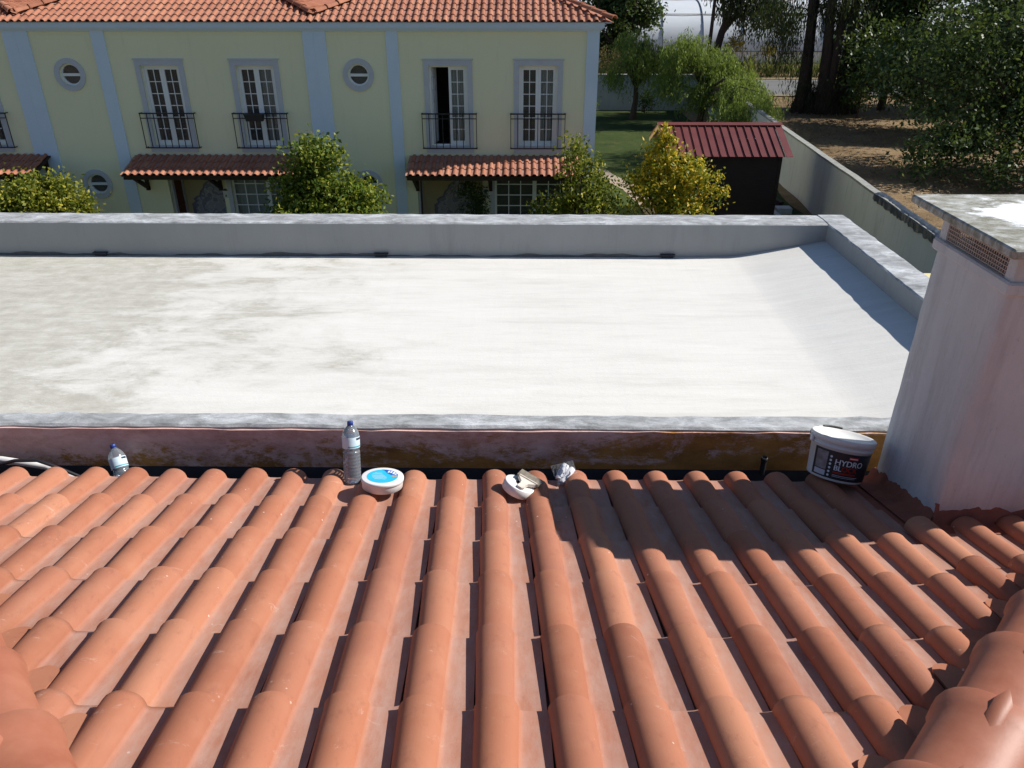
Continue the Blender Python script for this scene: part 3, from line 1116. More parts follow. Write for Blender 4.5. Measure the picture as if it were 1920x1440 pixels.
def tall_window(house, cx, open_left=False, curtain=(False, False), planter=False):
    """upstairs french window with stone surround and iron guard"""
    wv = obj('window', None, None, house)
    wv.empty_display_size = 0.1
    hw, z0, z1 = 0.555, 2.93, 5.165
    s = MB()
    t = 0.145
    y0, y1 = WY - 0.035, WY + 0.004
    s.box(cx - hw - t, cx - hw, y0, y1, z0, z1 + t)
    s.box(cx + hw, cx + hw + t, y0, y1, z0, z1 + t)
    s.box(cx - hw, cx + hw, y0 - 0.001, y1, z1, z1 + t - 0.001)
    s.box(cx - hw - t - 0.03, cx + hw + t + 0.03, y0 - 0.015, y1, z1 + t, z1 + t + 0.035)
    s.box(cx - hw - t, cx + hw + t, y0 - 0.02, y1, z0 - 0.19, z0 - 0.0015)
    s.box(cx - hw, cx + hw, WY + 0.004, WY + 0.2, z0 - 0.06, z0 - 0.002)
    obj('surround', s, M_STONE, wv)
    f = MB()
    yf = WY + 0.10
    f.box(cx - hw, cx - hw + 0.05, yf, yf + 0.07, z0, z1)
    f.box(cx + hw - 0.05, cx + hw, yf, yf + 0.07, z0, z1)
    f.box(cx - hw + 0.05, cx + hw - 0.05, yf + 0.001, yf + 0.069, z1 - 0.05, z1)
    f.box(cx - hw + 0.05, cx + hw - 0.05, yf + 0.001, yf + 0.069, z0, z0 + 0.04)
    obj('frame', f, M_WFRAME, wv)
    zl0, zl1 = z0 + 0.041, z1 - 0.051
    if not open_left:
        glazed_leaf(wv, cx - hw + 0.051, cx - 0.001, zl0, zl1, yf + 0.012, 2, 6)
    else:
        lf = MB()
        a = R(82)
        p = Vector((cx - hw + 0.06, yf + 0.09, 0)); d = Vector((math.cos(a), math.sin(a), 0)) * 0.5
        for (u, wd) in ((0.04, 0.08), (0.46, 0.08), (0.25, 0.02)):
            q = p + d * (u / 0.5)
            lf.bar((q.x, q.y, zl0), (q.x, q.y, zl1), 0.045, wd, (math.cos(a), math.sin(a), 0))
        for z in (zl0 + 0.05, zl0 + 0.42, zl0 + 0.79, zl0 + 1.15, zl0 + 1.5, zl0 + 1.85, zl1 - 0.04):
            lf.bar((p.x, p.y, z), (p.x + d.x, p.y + d.y, z), 0.03, 0.03)
        obj('open_leaf', lf, M_WFRAME, wv)
    glazed_leaf(wv, cx + 0.001, cx + hw - 0.051, zl0, zl1, yf + 0.012, 2, 6)
    for k, cu in enumerate(curtain):
        if cu:
            xa = cx - hw + 0.06 if k == 0 else cx + 0.02
            m = MB()
            n = 26
            vs = []
            for i in range(n + 1):
                x = xa + 0.47 * i / n
                yy = WY + 0.27 + 0.022 * math.sin(i * 1.5)
                vs += [(x, yy, z0 + 0.03), (x, yy, z1 - 0.03)]
            m.add(vs, [(2 * i, 2 * i + 2, 2 * i + 3, 2 * i + 1) for i in range(n)], True)
            obj('curtain', m, M_CURTAIN, wv)
    # dark room behind
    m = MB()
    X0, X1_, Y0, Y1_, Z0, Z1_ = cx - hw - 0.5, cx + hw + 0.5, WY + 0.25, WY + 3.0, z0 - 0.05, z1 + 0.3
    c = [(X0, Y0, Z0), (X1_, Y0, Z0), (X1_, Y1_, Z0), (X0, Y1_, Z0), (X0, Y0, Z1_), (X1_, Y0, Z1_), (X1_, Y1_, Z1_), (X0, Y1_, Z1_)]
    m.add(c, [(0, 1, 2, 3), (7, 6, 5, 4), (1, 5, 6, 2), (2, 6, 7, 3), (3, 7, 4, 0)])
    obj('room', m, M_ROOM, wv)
    # iron guard
    g = obj('guard_rail', None, None, house)
    g.empty_display_size = 0.1
    xa, xb, yg = cx - 0.795, cx + 0.795, WY - 0.14
    za, zb = 2.885, 3.865
    bars = [((xa - 0.02, yg, zb), (xb + 0.02, yg, zb), 0.03, 0.035, 'rail'), ((xa, yg, zb - 0.135), (xb, yg, zb - 0.135), 0.022, 0.022, 'rail'), ((xa - 0.02, yg, za), (xb + 0.02, yg, za), 0.03, 0.03, 'rail')]
    for x in (xa, xb):
        bars += [((x, yg, zb), (x, WY + 0.002, zb), 0.025, 0.025, 'wall_fixing'), ((x, yg, za), (x, WY + 0.002, za), 0.025, 0.025, 'wall_fixing')]
    for (pa, pb, bw_, bh_, nm) in bars:
        r = MB()
        r.bar(pa, pb, bw_, bh_)
        obj(nm, r, M_IRON, g)
    bm_ = MB()
    bm_.bar((0, 0, za), (0, 0, zb), 0.02, 0.02, (0, 1, 0))
    bme = bm_.mesh('baluster')
    bme.materials.append(M_IRON)
    for i in range(9):
        b = bpy.data.objects.new('baluster', bme)
        COL.objects.link(b)
        b.parent = g
        b.location = (xa + (xb - xa) * i / 8, yg, 0)
    if planter:
        p = MB()
        p.hexa([(-0.24, -0.09, 0), (0.24, -0.09, 0), (0.24, 0.07, 0), (-0.24, 0.07, 0), (-0.28, -0.11, 0.2), (0.28, -0.11, 0.2), (0.28, 0.08, 0.2), (-0.28, 0.08, 0.2)])
        p.box(-0.29, 0.29, -0.12, 0.09, 0.17, 0.203)
        o = obj('planter_box', p, M_IRON, None, (cx - 0.12, yg - 0.11, zb - 0.19))
        tag(o, 'empty black planter box hooked on an upstairs iron window guard', 'planter')


def round_window(house, cx, cz, tilt=0.0):
    wv = obj('round_window', None, None, house)
    wv.empty_display_size = 0.1
    n = 32
    def ringmesh(ro, ri, ya, yb):
        m = MB()
        P = [ring_pts(cx, cz, ro, n), ring_pts(cx, cz, ri, n)]
        vs = [(p[0], ya, p[1]) for p in P[0]] + [(p[0], ya, p[1]) for p in P[1]] + [(p[0], yb, p[1]) for p in P[0]] + [(p[0], yb, p[1]) for p in P[1]]
        fs = []
        for k in range(n):
            q = (k + 1) % n
            fs += [(k, q, n + q, n + k), (n + k, n + q, 3 * n + q, 3 * n + k), (2 * n + q, 2 * n + k, 3 * n + k, 3 * n + q), (q, k, 2 * n + k, 2 * n + q)]
        m.add(vs, fs, False)
        return m
    obj('surround', ringmesh(0.445, 0.305, WY - 0.04, WY + 0.004), M_STONE, wv)
    obj('frame', ringmesh(0.3045, 0.255, WY + 0.07, WY + 0.13), M_WFRAME, wv)
    m = MB()
    m.box(cx - 0.262, cx + 0.262, WY + 0.062, WY + 0.125, cz - 0.045, cz + 0.03)
    obj('pivot_bar', m, M_WFRAME, wv)
    for sgn in (1, -1):
        m = MB()
        a = [PI * k / 16 * sgn for k in range(17)]
        off = 0.032 if sgn > 0 else -0.047
        pts = [(cx + 0.256 * math.cos(t), WY + 0.1, cz + off + 0.22 * math.sin(t)) for t in a]
        m.add(pts, [tuple(range(17)) if sgn < 0 else tuple(range(16, -1, -1))])
        obj('pane', m, M_GLASS, wv)
    m = MB()
    m.box(cx - 0.4, cx + 0.4, WY + 0.24, WY + 0.9, cz - 0.4, cz + 0.4)
    obj('room', m, M_ROOM, wv)


def tile_awning(house, x0, x1, rng):
    aw = obj('awning', None, None, house)
    aw.empty_display_size = 0.1
    yF, zF = WY - 1.22, 2.30          # front edge in pan plane
    zW = 2.66
    g = math.atan2(zW - zF, 1.22)
    y = Vector((0, -math.cos(g), -math.sin(g))); z = Vector((0, -math.sin(g), math.cos(g))); x = y.cross(z)
    n = int(round((x1 - x0) / PITCH))
    for c in range(n):
        for r_ in range(4):
            p = Vector((x0 + (c + 1) * PITCH, yF, zF)) - y * (r_ * EXPO)
            co = (Vector((0, WY - 0.004, 0)), Vector((0, 1, 0)))
            lay_tile(TILES_FAR, aw, rng, x, y, z, p, [co], 1.0)
    b = MB()
    b.hexa([(x0, yF + 0.05, zF - 0.05), (x1, yF + 0.05, zF - 0.05), (x1, WY, zW - 0.055), (x0, WY, zW - 0.055),
            (x0, yF + 0.05, zF - 0.015), (x1, yF + 0.05, zF - 0.015), (x1, WY, zW - 0.02), (x0, WY, zW - 0.02)])
    b.box(x0 + 0.02, x1 - 0.02, yF + 0.12, yF + 0.22, zF - 0.15, zF - 0.045)
    obj('awning_frame', b, M_DARKWOOD, aw)
    for xb in (x0 + 0.18, x0 + 2.42, x1 - 0.18):
        k = MB()
        k.bar((xb, WY + 0.0, 1.66), (xb, yF + 0.34, zF - 0.12), 0.10, 0.10)
        k.bar((xb, WY - 0.05, zF - 0.02 + 0.22), (xb, yF + 0.10, zF - 0.10), 0.11, 0.11)
        k.bar((xb, WY - 0.05, 1.6), (xb, WY - 0.05, 2.5), 0.1, 0.09, (0, 1, 0))
        obj('bracket', k, M_DARKWOOD, aw)


def ground_floor(house, xp0, xp1, xf0, xf1, has_door=True, curtain=False, digit=None):
    """porch recess with an ornate panel, and a wide glazed door beside it"""
    po = obj('porch', None, None, house)
    po.empty_display_size = 0.1
    D = 1.0
    m = MB()
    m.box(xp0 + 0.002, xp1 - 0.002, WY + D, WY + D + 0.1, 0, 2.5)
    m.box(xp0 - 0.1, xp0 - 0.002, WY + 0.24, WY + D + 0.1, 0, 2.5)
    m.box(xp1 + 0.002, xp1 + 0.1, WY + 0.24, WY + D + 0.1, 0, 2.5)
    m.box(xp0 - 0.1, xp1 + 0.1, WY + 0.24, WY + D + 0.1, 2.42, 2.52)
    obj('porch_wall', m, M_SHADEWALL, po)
    d = MB()
    d.box(xp0 + 0.0, xp0 + 0.05, WY + 0.16, WY + 0.30, 0, 2.2)
    d.box(xp0 + 0.0, xp0 + 0.05, WY + 0.86, WY + 0.98, 0, 2.2)
    obj('door_jamb', d, M_STONE, po)
    d = MB()
    d.box(xp0 + 0.004, xp0 + 0.03, WY + 0.30, WY + 0.86, 0.02, 2.16)
    for z in (0.25, 1.2):
        d.box(xp0 + 0.03, xp0 + 0.04, WY + 0.38, WY + 0.78, z, z + 0.75)
    obj('door', d, M_REDDOOR, po)
    # ornate silhouette panel
    cxm = xp0 + (xp1 - xp0) * 0.56
    half = [(0.72, 0.3), (0.74, 0.85), (0.62, 0.93), (0.66, 1.02), (0.55, 1.10), (0.46, 1.13), (0.40, 1.28), (0.30, 1.37), (0.27, 1.47), (0.17, 1.56), (0.10, 1.60), (0.075, 1.72), (0.105, 1.82), (0.07, 1.93), (0.03, 2.0)]
    pts = [(cxm + x, z + 0.06) for x, z in half] + [(cxm - x, z + 0.06) for x, z in half[::-1]]
    y = WY + D - 0.012
    e = MB()
    k = len(pts)
    e.add([(p[0], y, p[1]) for p in pts] + [(p[0], y + 0.014, p[1]) for p in pts],
          [tuple(range(k - 1, -1, -1))] + [(i, (i + 1) % k, (i + 1) % k + k, i + k) for i in range(k)])
    obj('panel_border', e, M_MURALEDGE, po)
    e = MB()
    q = [(cxm + (p[0] - cxm) * 0.86, 0.9 + (p[1] - 0.9) * 0.93) for p in pts]
    e.add([(p[0], y - 0.003, p[1]) for p in q] + [(p[0], y + 0.002, p[1]) for p in q],
          [tuple(range(k - 1, -1, -1))] + [(i, (i + 1) % k, (i + 1) % k + k, i + k) for i in range(k)])
    obj('tile_panel', e, M_MURAL, po)
    e = MB()
    e.box(xp0 + 0.42, xp0 + 0.57, WY + D - 0.05, WY + D + 0.0, 1.80, 2.14)
    e.box(xp0 + 0.44, xp0 + 0.55, WY + D - 0.054, WY + D - 0.05, 1.84, 1.97)
    obj('meter_box', e, M_METER, po)
    # house plate on the strip beside the porch
    xq = (xp1 + xf0 - 0.14) / 2
    pl = MB()
    prof = [(-0.085, 1.36), (0.085, 1.36), (0.085, 1.58)] + [(0.085 * math.cos(a), 1.58 + 0.085 * math.sin(a)) for a in [PI * t / 8 for t in range(1, 8)]] + [(-0.085, 1.58)]
    k = len(prof)
    pl.add([(xq + p[0], WY - 0.02, p[1]) for p in prof] + [(xq + p[0], WY + 0.0, p[1]) for p in prof],
           [tuple(range(k))] + [((i + 1) % k, i, i + k, (i + 1) % k + k) for i in range(k)])
    pp = obj('house_plate', pl, M_PLATE, house)
    ik = MB()
    arc = [(0.07 * math.cos(a), 1.575 + 0.07 * math.sin(a)) for a in [PI * t / 8 for t in range(9)]]
    ik.add([(xq + p[0], WY - 0.022, p[1]) for p in arc], [tuple(range(9))])
    if digit:
        ik.bar((xq + 0.02, WY - 0.0225, 1.40), (xq + 0.02, WY - 0.0225, 1.535), 0.018, 0.003, (0, 1, 0))
        ik.bar((xq + 0.02, WY - 0.0225, 1.535), (xq - 0.045, WY - 0.0225, 1.445), 0.016, 0.003, (0, 1, 0))
        ik.bar((xq - 0.05, WY - 0.0225, 1.44), (xq + 0.045, WY - 0.0225, 1.44), 0.016, 0.003, (0, 1, 0))
    else:
        ik.add([(xq - 0.03, WY - 0.0222, 1.40), (xq + 0.03, WY - 0.0222, 1.40), (xq + 0.012, WY - 0.0222, 1.46), (xq - 0.012, WY - 0.0222, 1.46)], [(0, 1, 2, 3)])
    obj('plate_mark', ik, M_INK, pp)
    # glazed doors
    wv = obj('glazed_door', None, None, house)
    wv.empty_display_size = 0.1
    z0, z1 = 0.05, 2.16
    s = MB()
    s.box(xf0 - 0.13, xf0, WY - 0.03, WY + 0.004, 0, z1 + 0.13)
    s.box(xf1, xf1 + 0.13, WY - 0.03, WY + 0.004, 0, z1 + 0.13)
    s.box(xf0, xf1, WY - 0.031, WY + 0.004, z1, z1 + 0.128)
    obj('surround', s, M_STONE, wv)
    xm = (xf0 + xf1) / 2
    glazed_leaf(wv, xf0 + 0.001, xm - 0.001, z0, z1, WY + 0.1, 3, 6, 0.06, 0.028)
    glazed_leaf(wv, xm + 0.001, xf1 - 0.001, z0, z1, WY + 0.1, 3, 6, 0.06, 0.028)
    m = MB()
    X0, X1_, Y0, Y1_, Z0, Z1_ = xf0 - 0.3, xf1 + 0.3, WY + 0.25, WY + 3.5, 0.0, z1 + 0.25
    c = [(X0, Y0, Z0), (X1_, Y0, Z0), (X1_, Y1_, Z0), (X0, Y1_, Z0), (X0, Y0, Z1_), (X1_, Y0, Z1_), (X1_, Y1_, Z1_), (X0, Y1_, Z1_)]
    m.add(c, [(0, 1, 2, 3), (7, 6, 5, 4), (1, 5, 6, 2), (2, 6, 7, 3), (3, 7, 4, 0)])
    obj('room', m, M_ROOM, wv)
    if curtain:
        m = MB()
        n = 60
        vs = []
        for i in range(n + 1):
            x = xf0 + 0.03 + (xf1 - xf0 - 0.06) * i / n
            yy = WY + 0.26 + 0.02 * math.sin(i * 1.3)
            vs += [(x, yy, 0.06), (x, yy, z1 - 0.03)]
        m.add(vs, [(2 * i, 2 * i + 2, 2 * i + 3, 2 * i + 1) for i in range(n)], True)
        obj('curtain', m, M_CURTAIN, wv)


def row_house(label, xl, xr, pil, rw, doors, aw, porch, french, rng, end_right=False, full=True, **kw):
    h = thing('row_house', label, 'house', (0, 0, 0), 'yellow row houses')
    rects = [(c - 0.555, c + 0.555, 2.93, 5.165) for c in doors]
    rects += [(porch[0], porch[1], 0.0, 2.42), (french[0], french[1], 0.04, 2.16)]
    rounds = [(rw, 4.91, 0.304), (rw + 0.03, 1.77, 0.304)]
    # the porch reaches the floor line; keep the wall outline simple by stopping it 1 cm above
    rects = [(a, b, max(c, 0.012), d) for (a, b, c, d) in rects]
    wall_with_holes(xl, xr, 0.0, 6.1, WY, WY + 0.24, rects, rounds, M_FACADE, h)
    b = MB()
    b.box(xl + 0.001, xr - 0.26, WY + 4.0, WY + 8.6, 0, 6.0)
    b.box(xr - 0.24, xr - 0.0, WY + 0.241, WY + 8.6, 0, 6.1)
    obj('rear_wall', b, M_FACADE, h)
    # pilasters
    for (a, c) in pil:
        m = MB()
        m.box(a, c, WY - 0.045, WY + 0.003, 0, 6.075)
        obj('pilaster', m, M_TRIM, h)
    # cornice: stepped moulding
    m = MB()
    xe = xr + (0.0 if not end_right else 0.0)
    steps = [(0.06, 6.065, 6.09), (0.09, 6.09, 6.12), (0.125, 6.12, 6.15), (0.155, 6.15, EZ - 0.031)]
    for (o_, za, zb) in steps:
        m.box(xl, xr + (o_ if end_right else 0), WY - o_, WY + 0.002, za, zb)
        if end_right:
            m.box(xr - 0.002, xr + o_ - 0.001, WY + 0.002, WY + 8.6, za, zb)
    obj('cornice', m, M_TRIM, h)
    for i, c in enumerate(doors):
        tall_window(h, c, open_left=kw.get('open', (0, 0))[i], curtain=kw.get('curt', ((0, 0), (0, 0)))[i], planter=kw.get('planter', (0, 0))[i])
    round_window(h, rw, 4.91)
    round_window(h, rw + 0.03, 1.77)
    tile_awning(h, aw[0], aw[1], rng)
    ground_floor(h, porch[0], porch[1], french[0], french[1], curtain=kw.get('gcurt', False), digit=kw.get('digit'))
    # ------------ roof: front slope, hips, side slopes
    rf = obj('roof', None, None, h)
    rf.empty_display_size = 0.1
    y = Vector((0, -CB, -SB)); z = Vector((0, -SB, CB)); x = y.cross(z)          # x = (-1,0,0)
    yE = WY - 0.23
    zE_ = EZ + 0.0
    ov = 0.40 if end_right else 0.0
    s0 = 0.42                                   # the shared eave runs on before the hips part
    cuts = [(Vector((xl + 0.03, yE + s0, 0)), Vector((-1, 1, 0)).normalized())]
    if end_right:
        cuts.append((Vector((xr + ov - 0.03, yE, 0)), Vector((1, 1, 0)).normalized()))
    else:
        cuts.append((Vector((xr - 0.03, yE + s0, 0)), Vector((1, 1, 0)).normalized()))
    P2 = 0.2125
    n = int(round((xr + ov - xl) / P2))
    P2 = (xr + ov - xl) / n
    for r_ in range(7):
        for c in range(n):
            p = Vector((xl + (c + 1) * P2 , yE, zE_)) - y * (r_ * EXPO)
            lay_tile(TILES_FAR, rf, rng, x, y, z, p, cuts)
    def zf(yy):
        return zE_ + (yy - yE) * math.tan(BETA)
    top = 3.6
    lay_hip(HIP_FAR, rf, rng, (xl + 0.05, yE + s0 + 0.02, zf(yE + s0) + 0.06), (xl + top, yE + s0 + top, zf(yE + s0 + top) + 0.06), 0.40)
    if end_right:
        lay_hip(HIP_FAR, rf, rng, (xr + ov, yE, zf(yE) + 0.06), (xr + ov - top, yE + top, zf(yE + top) + 0.06), 0.40)
    else:
        lay_hip(HIP_FAR, rf, rng, (xr - 0.05, yE + s0 + 0.02, zf(yE + s0) + 0.06), (xr - top, yE + s0 + top, zf(yE + s0 + top) + 0.06), 0.40)
    # deck
    m = MB()
    xc = (xl + xr) / 2
    hw_ = (xr - xl) / 2
    zr = zf(yE + s0 + hw_)
    rr = xr + ov
    m.add([(xl, yE + 0.05, zf(yE + 0.05) - 0.03), (rr, yE + 0.05, zf(yE + 0.05) - 0.03), (rr - (0 if not end_right else 0.0), yE + (s0 if not end_right else 0.06), zf(yE + (s0 if not end_right else 0.06)) - 0.03), (xc + 0.2, yE + s0 + hw_, zr - 0.03), (xl, yE + s0, zf(yE + s0) - 0.03)],
          [(0, 1, 2, 3, 4)])
    m.add([(xl, yE + s0, zf(yE + s0) - 0.03), (xc + 0.2, yE + s0 + hw_, zr - 0.03), (xl, yE + 10, zf(yE + s0) - 0.03)], [(0, 1, 2)])
    m.add([(rr, yE + (s0 if not end_right else 0.06), zf(yE + (s0 if not end_right else 0.06)) - 0.03), (rr, yE + 10, zf(yE + s0) - 0.03), (xc + 0.2, yE + s0 + hw_, zr - 0.03)], [(0, 1, 2)])
    obj('roof_deck', m, M_TILE, rf)
    # side slopes that fall into the valley between two houses
    sr = obj('side_roof', None, None, h)
    sr.empty_display_size = 0.1
    sides = [(1, xl)] + ([] if end_right else [(-1, xr)])
    for (sg, xv) in sides:
        ys_ = Vector((-sg * CB, 0, -SB)); zs_ = Vector((-sg * SB, 0, CB)); xs_ = ys_.cross(zs_)
        cc = cuts[0] if sg > 0 else cuts[1]
        for c in range(14):
            for r_ in range(4):
                yy = yE + s0 + (c + (1 if sg < 0 else 0)) * PITCH
                if xs_.y < 0:
                    yy = yE + s0 + (c + 1) * PITCH
                else:
                    yy = yE + s0 + c * PITCH
                p = Vector((xv, yy, zf(yE + s0))) - ys_ * (r_ * EXPO)
                lay_tile(TILES_FAR, sr, rng, xs_, ys_, zs_, p, [(cc[0], -cc[1])])
    # gutter soffit under the tiles
    m = MB()
    m.box(xl, xr + ov - 0.05, yE + 0.06, WY + 0.1, EZ - 0.03, EZ - 0.0)
    obj('soffit', m, M_TRIM, h)
    return h


rng = random.Random(5)
row_house('yellow row house at the end of the terrace, one upstairs window standing open', -5.88, 2.13,
          [(-5.879, -5.55), (-3.85, -3.52), (1.82, 2.17)], -4.71, (-2.13, 0.47), (-3.36, 1.72), (-3.19, -1.19), (-0.82, 1.62), rng,
          end_right=True, open=(True, False), curt=((0, 1), (0, 1)), digit='4')
row_house('yellow row house in mid terrace with a black planter on its upstairs guard', -14.35, -5.88,
          [(-14.349, -13.99), (-12.20, -11.83), (-6.20, -5.881)], -13.06, (-10.43, -7.69), (-11.66, -6.52), (-10.86, -9.19), (-8.92, -6.72), rng,
          planter=(False, True), curt=((0, 0), (0, 1)), gcurt=True)
row_house('yellow row house next to the one with the planter, only its end and awning showing', -22.7, -14.35,
          [(-22.69, -22.35), (-20.55, -20.2), (-14.71, -14.351)], -21.4, (-18.7, -16.0), (-20.0, -14.24), (-19.2, -17.5), (-17.2, -14.95), rng)

# ------------------------------------------------------------------ garden walls
M_CONC = mat_render('weathered_concrete', (0.56, 0.565, 0.54), (0.64, 0.64, 0.62), (0.19, 0.20, 0.18), 0.9)


def long_wall(name, label, a, b, h, t, mat, seg=40, seed=0, cop=True):
    rg = random.Random(seed)
    a, b = Vector((*a, 0)), Vector((*b, 0))
    d = (b - a).normalized(); nrm = Vector((-d.y, d.x, 0)) * t / 2
    root = thing(name, label, 'wall', (0, 0, 0))
    mb = MB(); cp = MB()
    for i in range(seg):
        p, q = a + (b - a) * (i / seg), a + (b - a) * ((i + 1) / seg)
        vs = []
        for w_ in (p, q):
            vs += [w_ - nrm, w_ + nrm]
        z0, z1 = Vector((0, 0, -0.1)), Vector((0, 0, h))
        mb.add([vs[0] + z0, vs[0] + z1, vs[2] + z1, vs[2] + z0, vs[1] + z0, vs[1] + z1, vs[3] + z1, vs[3] + z0], [(0, 3, 2, 1), (4, 5, 6, 7)])
    s = nrm * 1.25
    zz = [h + rg.uniform(-0.012, 0.012) for _ in range(seg + 1)]
    vs = []
    for i in range(seg + 1):
        p = a + (b - a) * (i / seg)
        vs += [p - s + Vector((0, 0, zz[i] - 0.02)), p - s + Vector((0, 0, zz[i] + 0.03)), p + s + Vector((0, 0, zz[i] + 0.045)), p + s + Vector((0, 0, zz[i] - 0.02))]
    cp.add(vs, [(i * 4 + q, (i + 1) * 4 + q, (i + 1) * 4 + (q + 1) % 4, i * 4 + (q + 1) % 4) for i in range(seg) for q in range(4)])
    cp.add(vs[:4], [(0, 1, 2, 3)]); cp.add(vs[-4:], [(3, 2, 1, 0)])
    obj('wall_body', mb, mat, root)
    obj('coping', cp, mat_cop, root)
    return root


mat_cop = simple('lichen_coping', (0.36, 0.36, 0.33), (0.22, 0.225, 0.21), 5, 0.9, 0.6, 0.02)
bw = long_wall('boundary_wall', 'long stained concrete boundary wall between the shed and the dirt field', (9.25, 8.0), (11.75, 52.0), 2.0, 0.2, M_CONC, 60, 1)
long_wall('garden_wall', 'pale garden wall behind the weeping trees at the end of the lawn', (2.0, 52.1), (11.6, 52.1), 2.1, 0.2, mat_render('pale_wall', (0.50, 0.51, 0.52), (0.44, 0.45, 0.46), (0.3, 0.3, 0.3)), 14, 2)


def bwx(y):
    return 9.25 + (y - 8.0) * 2.5 / 44.0


# torn dark sheet over part of the wall top
rg = random.Random(4)
mb = MB()
rows = []
n = 90
for i in range(n + 1):
    y = 11.5 + 10.3 * i / n
    x = bwx(y)
    j = lambda s: rg.uniform(-s, s)
    rows.append([(x - 0.16 + j(0.02), y, 1.86 + j(0.05)), (x - 0.145 + j(0.01), y, 2.03 + j(0.012)), (x - 0.05, y, 2.062 + j(0.012)), (x + 0.06, y, 2.066 + j(0.014)), (x + 0.145, y, 2.05 + j(0.012)), (x + 0.17 + j(0.02), y, 1.80 + j(0.1))])
vs = [p for r in rows for p in r]
mb.add(vs, [(i * 6 + q, (i + 1) * 6 + q, (i + 1) * 6 + q + 1, i * 6 + q + 1) for i in range(n) for q in range(5)], False)
o = obj('plastic_sheet', mb, simple('dark_plastic', (0.035, 0.045, 0.06), (0.06, 0.075, 0.1), 6, 0.35, 0.3, 0.02, 0.5))
tag(o, 'torn dark plastic sheeting draped along the top of the concrete boundary wall', 'sheeting')
# low sunlit yellow wall glimpsed beside the annex
mb = MB()
mb.cbox(5.6, 9.45, 14.7, 15.0, 0, 2.0, 0.02)
mb.cbox(5.55, 9.45, 14.66, 15.04, 2.0, 2.06, 0.015)
o = obj('low_yellow_wall', mb, M_YELLOW)
tag(o, 'low yellow wall lit by the sun beside the boundary wall', 'wall')
mb = MB()
mb.box(8.75, 8.95, 26.0, 30.0, 0.0, 0.16)
o = obj('concrete_edging', mb, M_CONC)
tag(o, 'low concrete edging strip on the ground between shed and boundary wall', 'edging')
mb = MB()
mb.cbox(9.0, 9.55, 27.1, 27.5, 0, 0.22, 0.02)
o = obj('concrete_block', mb, M_CONC)
tag(o, 'pale concrete block on the ground beside the shed', 'block')
for i in range(5):
    mb = MB()
    x = 9.0 + 0.12 * i
    mb.bar((x * 0.3 + 6.5, 27.7, 0.04 + 0.055 * i), (x * 0.3 + 6.7 - 0.1 * i, 30.2, 0.04 + 0.055 * i), 0.14, 0.045)
    o = obj('old_plank', mb, M_DARKWOOD)
    tag(o, ('lowest', 'second', 'middle', 'fourth', 'topmost')[i] + ' old dark plank of the pile between shed and boundary wall', 'plank', 'planks beside the shed')

# ------------------------------------------------------------------ shed
sh = thing('garden_shed', 'dark timber garden shed with a dark red ribbed metal roof', 'shed', (0, 0, 0))
sx0, sx1, sy0, sy1 = 5.05, 8.36, 25.6, 28.4
M_BOARD = simple('dark_stained_board', (0.022, 0.014, 0.013), (0.036, 0.022, 0.019), 7, 0.75, 0.3, 0.004, stretch=(0.3, 1, 4))
bh = 0.128
for (kind) in ('front', 'right', 'left', 'back'):
    me = MB()
    L = (sx1 - sx0) if kind in ('front', 'back') else (sy1 - sy0)
    me.hexa([(0, -0.028, 0), (L, -0.028, 0), (L, 0.0, 0), (0, 0.0, 0), (0, -0.012, bh + 0.012), (L, -0.012, bh + 0.012), (L, 0.0, bh + 0.012), (0, 0.0, bh + 0.012)])
    mm = me.mesh('wall_board')
    mm.materials.append(M_BOARD)
    nb = 18 if kind in ('front', 'back') else 17
    for i in range(nb):
        o = bpy.data.objects.new('wall_board', mm)
        COL.objects.link(o)
        o.parent = sh
        z = 0.03 + i * bh
        if kind == 'front':
            o.location = (sx0, sy0, z)
        elif kind == 'back':
            o.location = (sx1, sy1, z); o.rotation_euler = (0, 0, PI)
        elif kind == 'right':
            o.location = (sx1, sy0, z); o.rotation_euler = (0, 0, PI / 2)
        else:
            o.location = (sx0, sy1, z); o.rotation_euler = (0, 0, -PI / 2)
for (x, y) in ((sx0, sy0), (sx1, sy0), (sx0, sy1), (sx1, sy1)):
    mb = MB()
    mb.box(x - 0.045, x + 0.045, y - 0.045, y + 0.045, 0, 2.33)
    obj('corner_post', mb, M_BOARD, sh)
mb = MB()
mb.hexa([(sx0 + 0.02, sy0 + 0.03, 0), (sx1 - 0.02, sy0 + 0.03, 0), (sx1 - 0.02, sy1 - 0.03, 0), (sx0 + 0.02, sy1 - 0.03, 0),
         (sx0 + 0.02, sy0 + 0.03, 2.3), (sx1 - 0.02, sy0 + 0.03, 2.3), (sx1 - 0.02, sy1 - 0.03, 2.3), (sx0 + 0.02, sy1 - 0.03, 2.3)])
for x in (sx0 + 0.01, sx1 - 0.01):
    mb.add([(x, sy0 + 0.02, 2.2), (x, sy1 - 0.02, 2.2), (x, 27.0, 3.0)], [(0, 1, 2)])
obj('wall_core', mb, M_BOARD, sh)
M_REDROOF = simple('red_metal_sheet', (0.13, 0.032, 0.03), (0.165, 0.048, 0.044), 1.5, 0.45, 0.05, 0.003, 0.45)
ra, rb = 4.55, 8.66
ye, ze, yr, zr = 25.28, 2.345, 27.0, 3.06
npan = 16
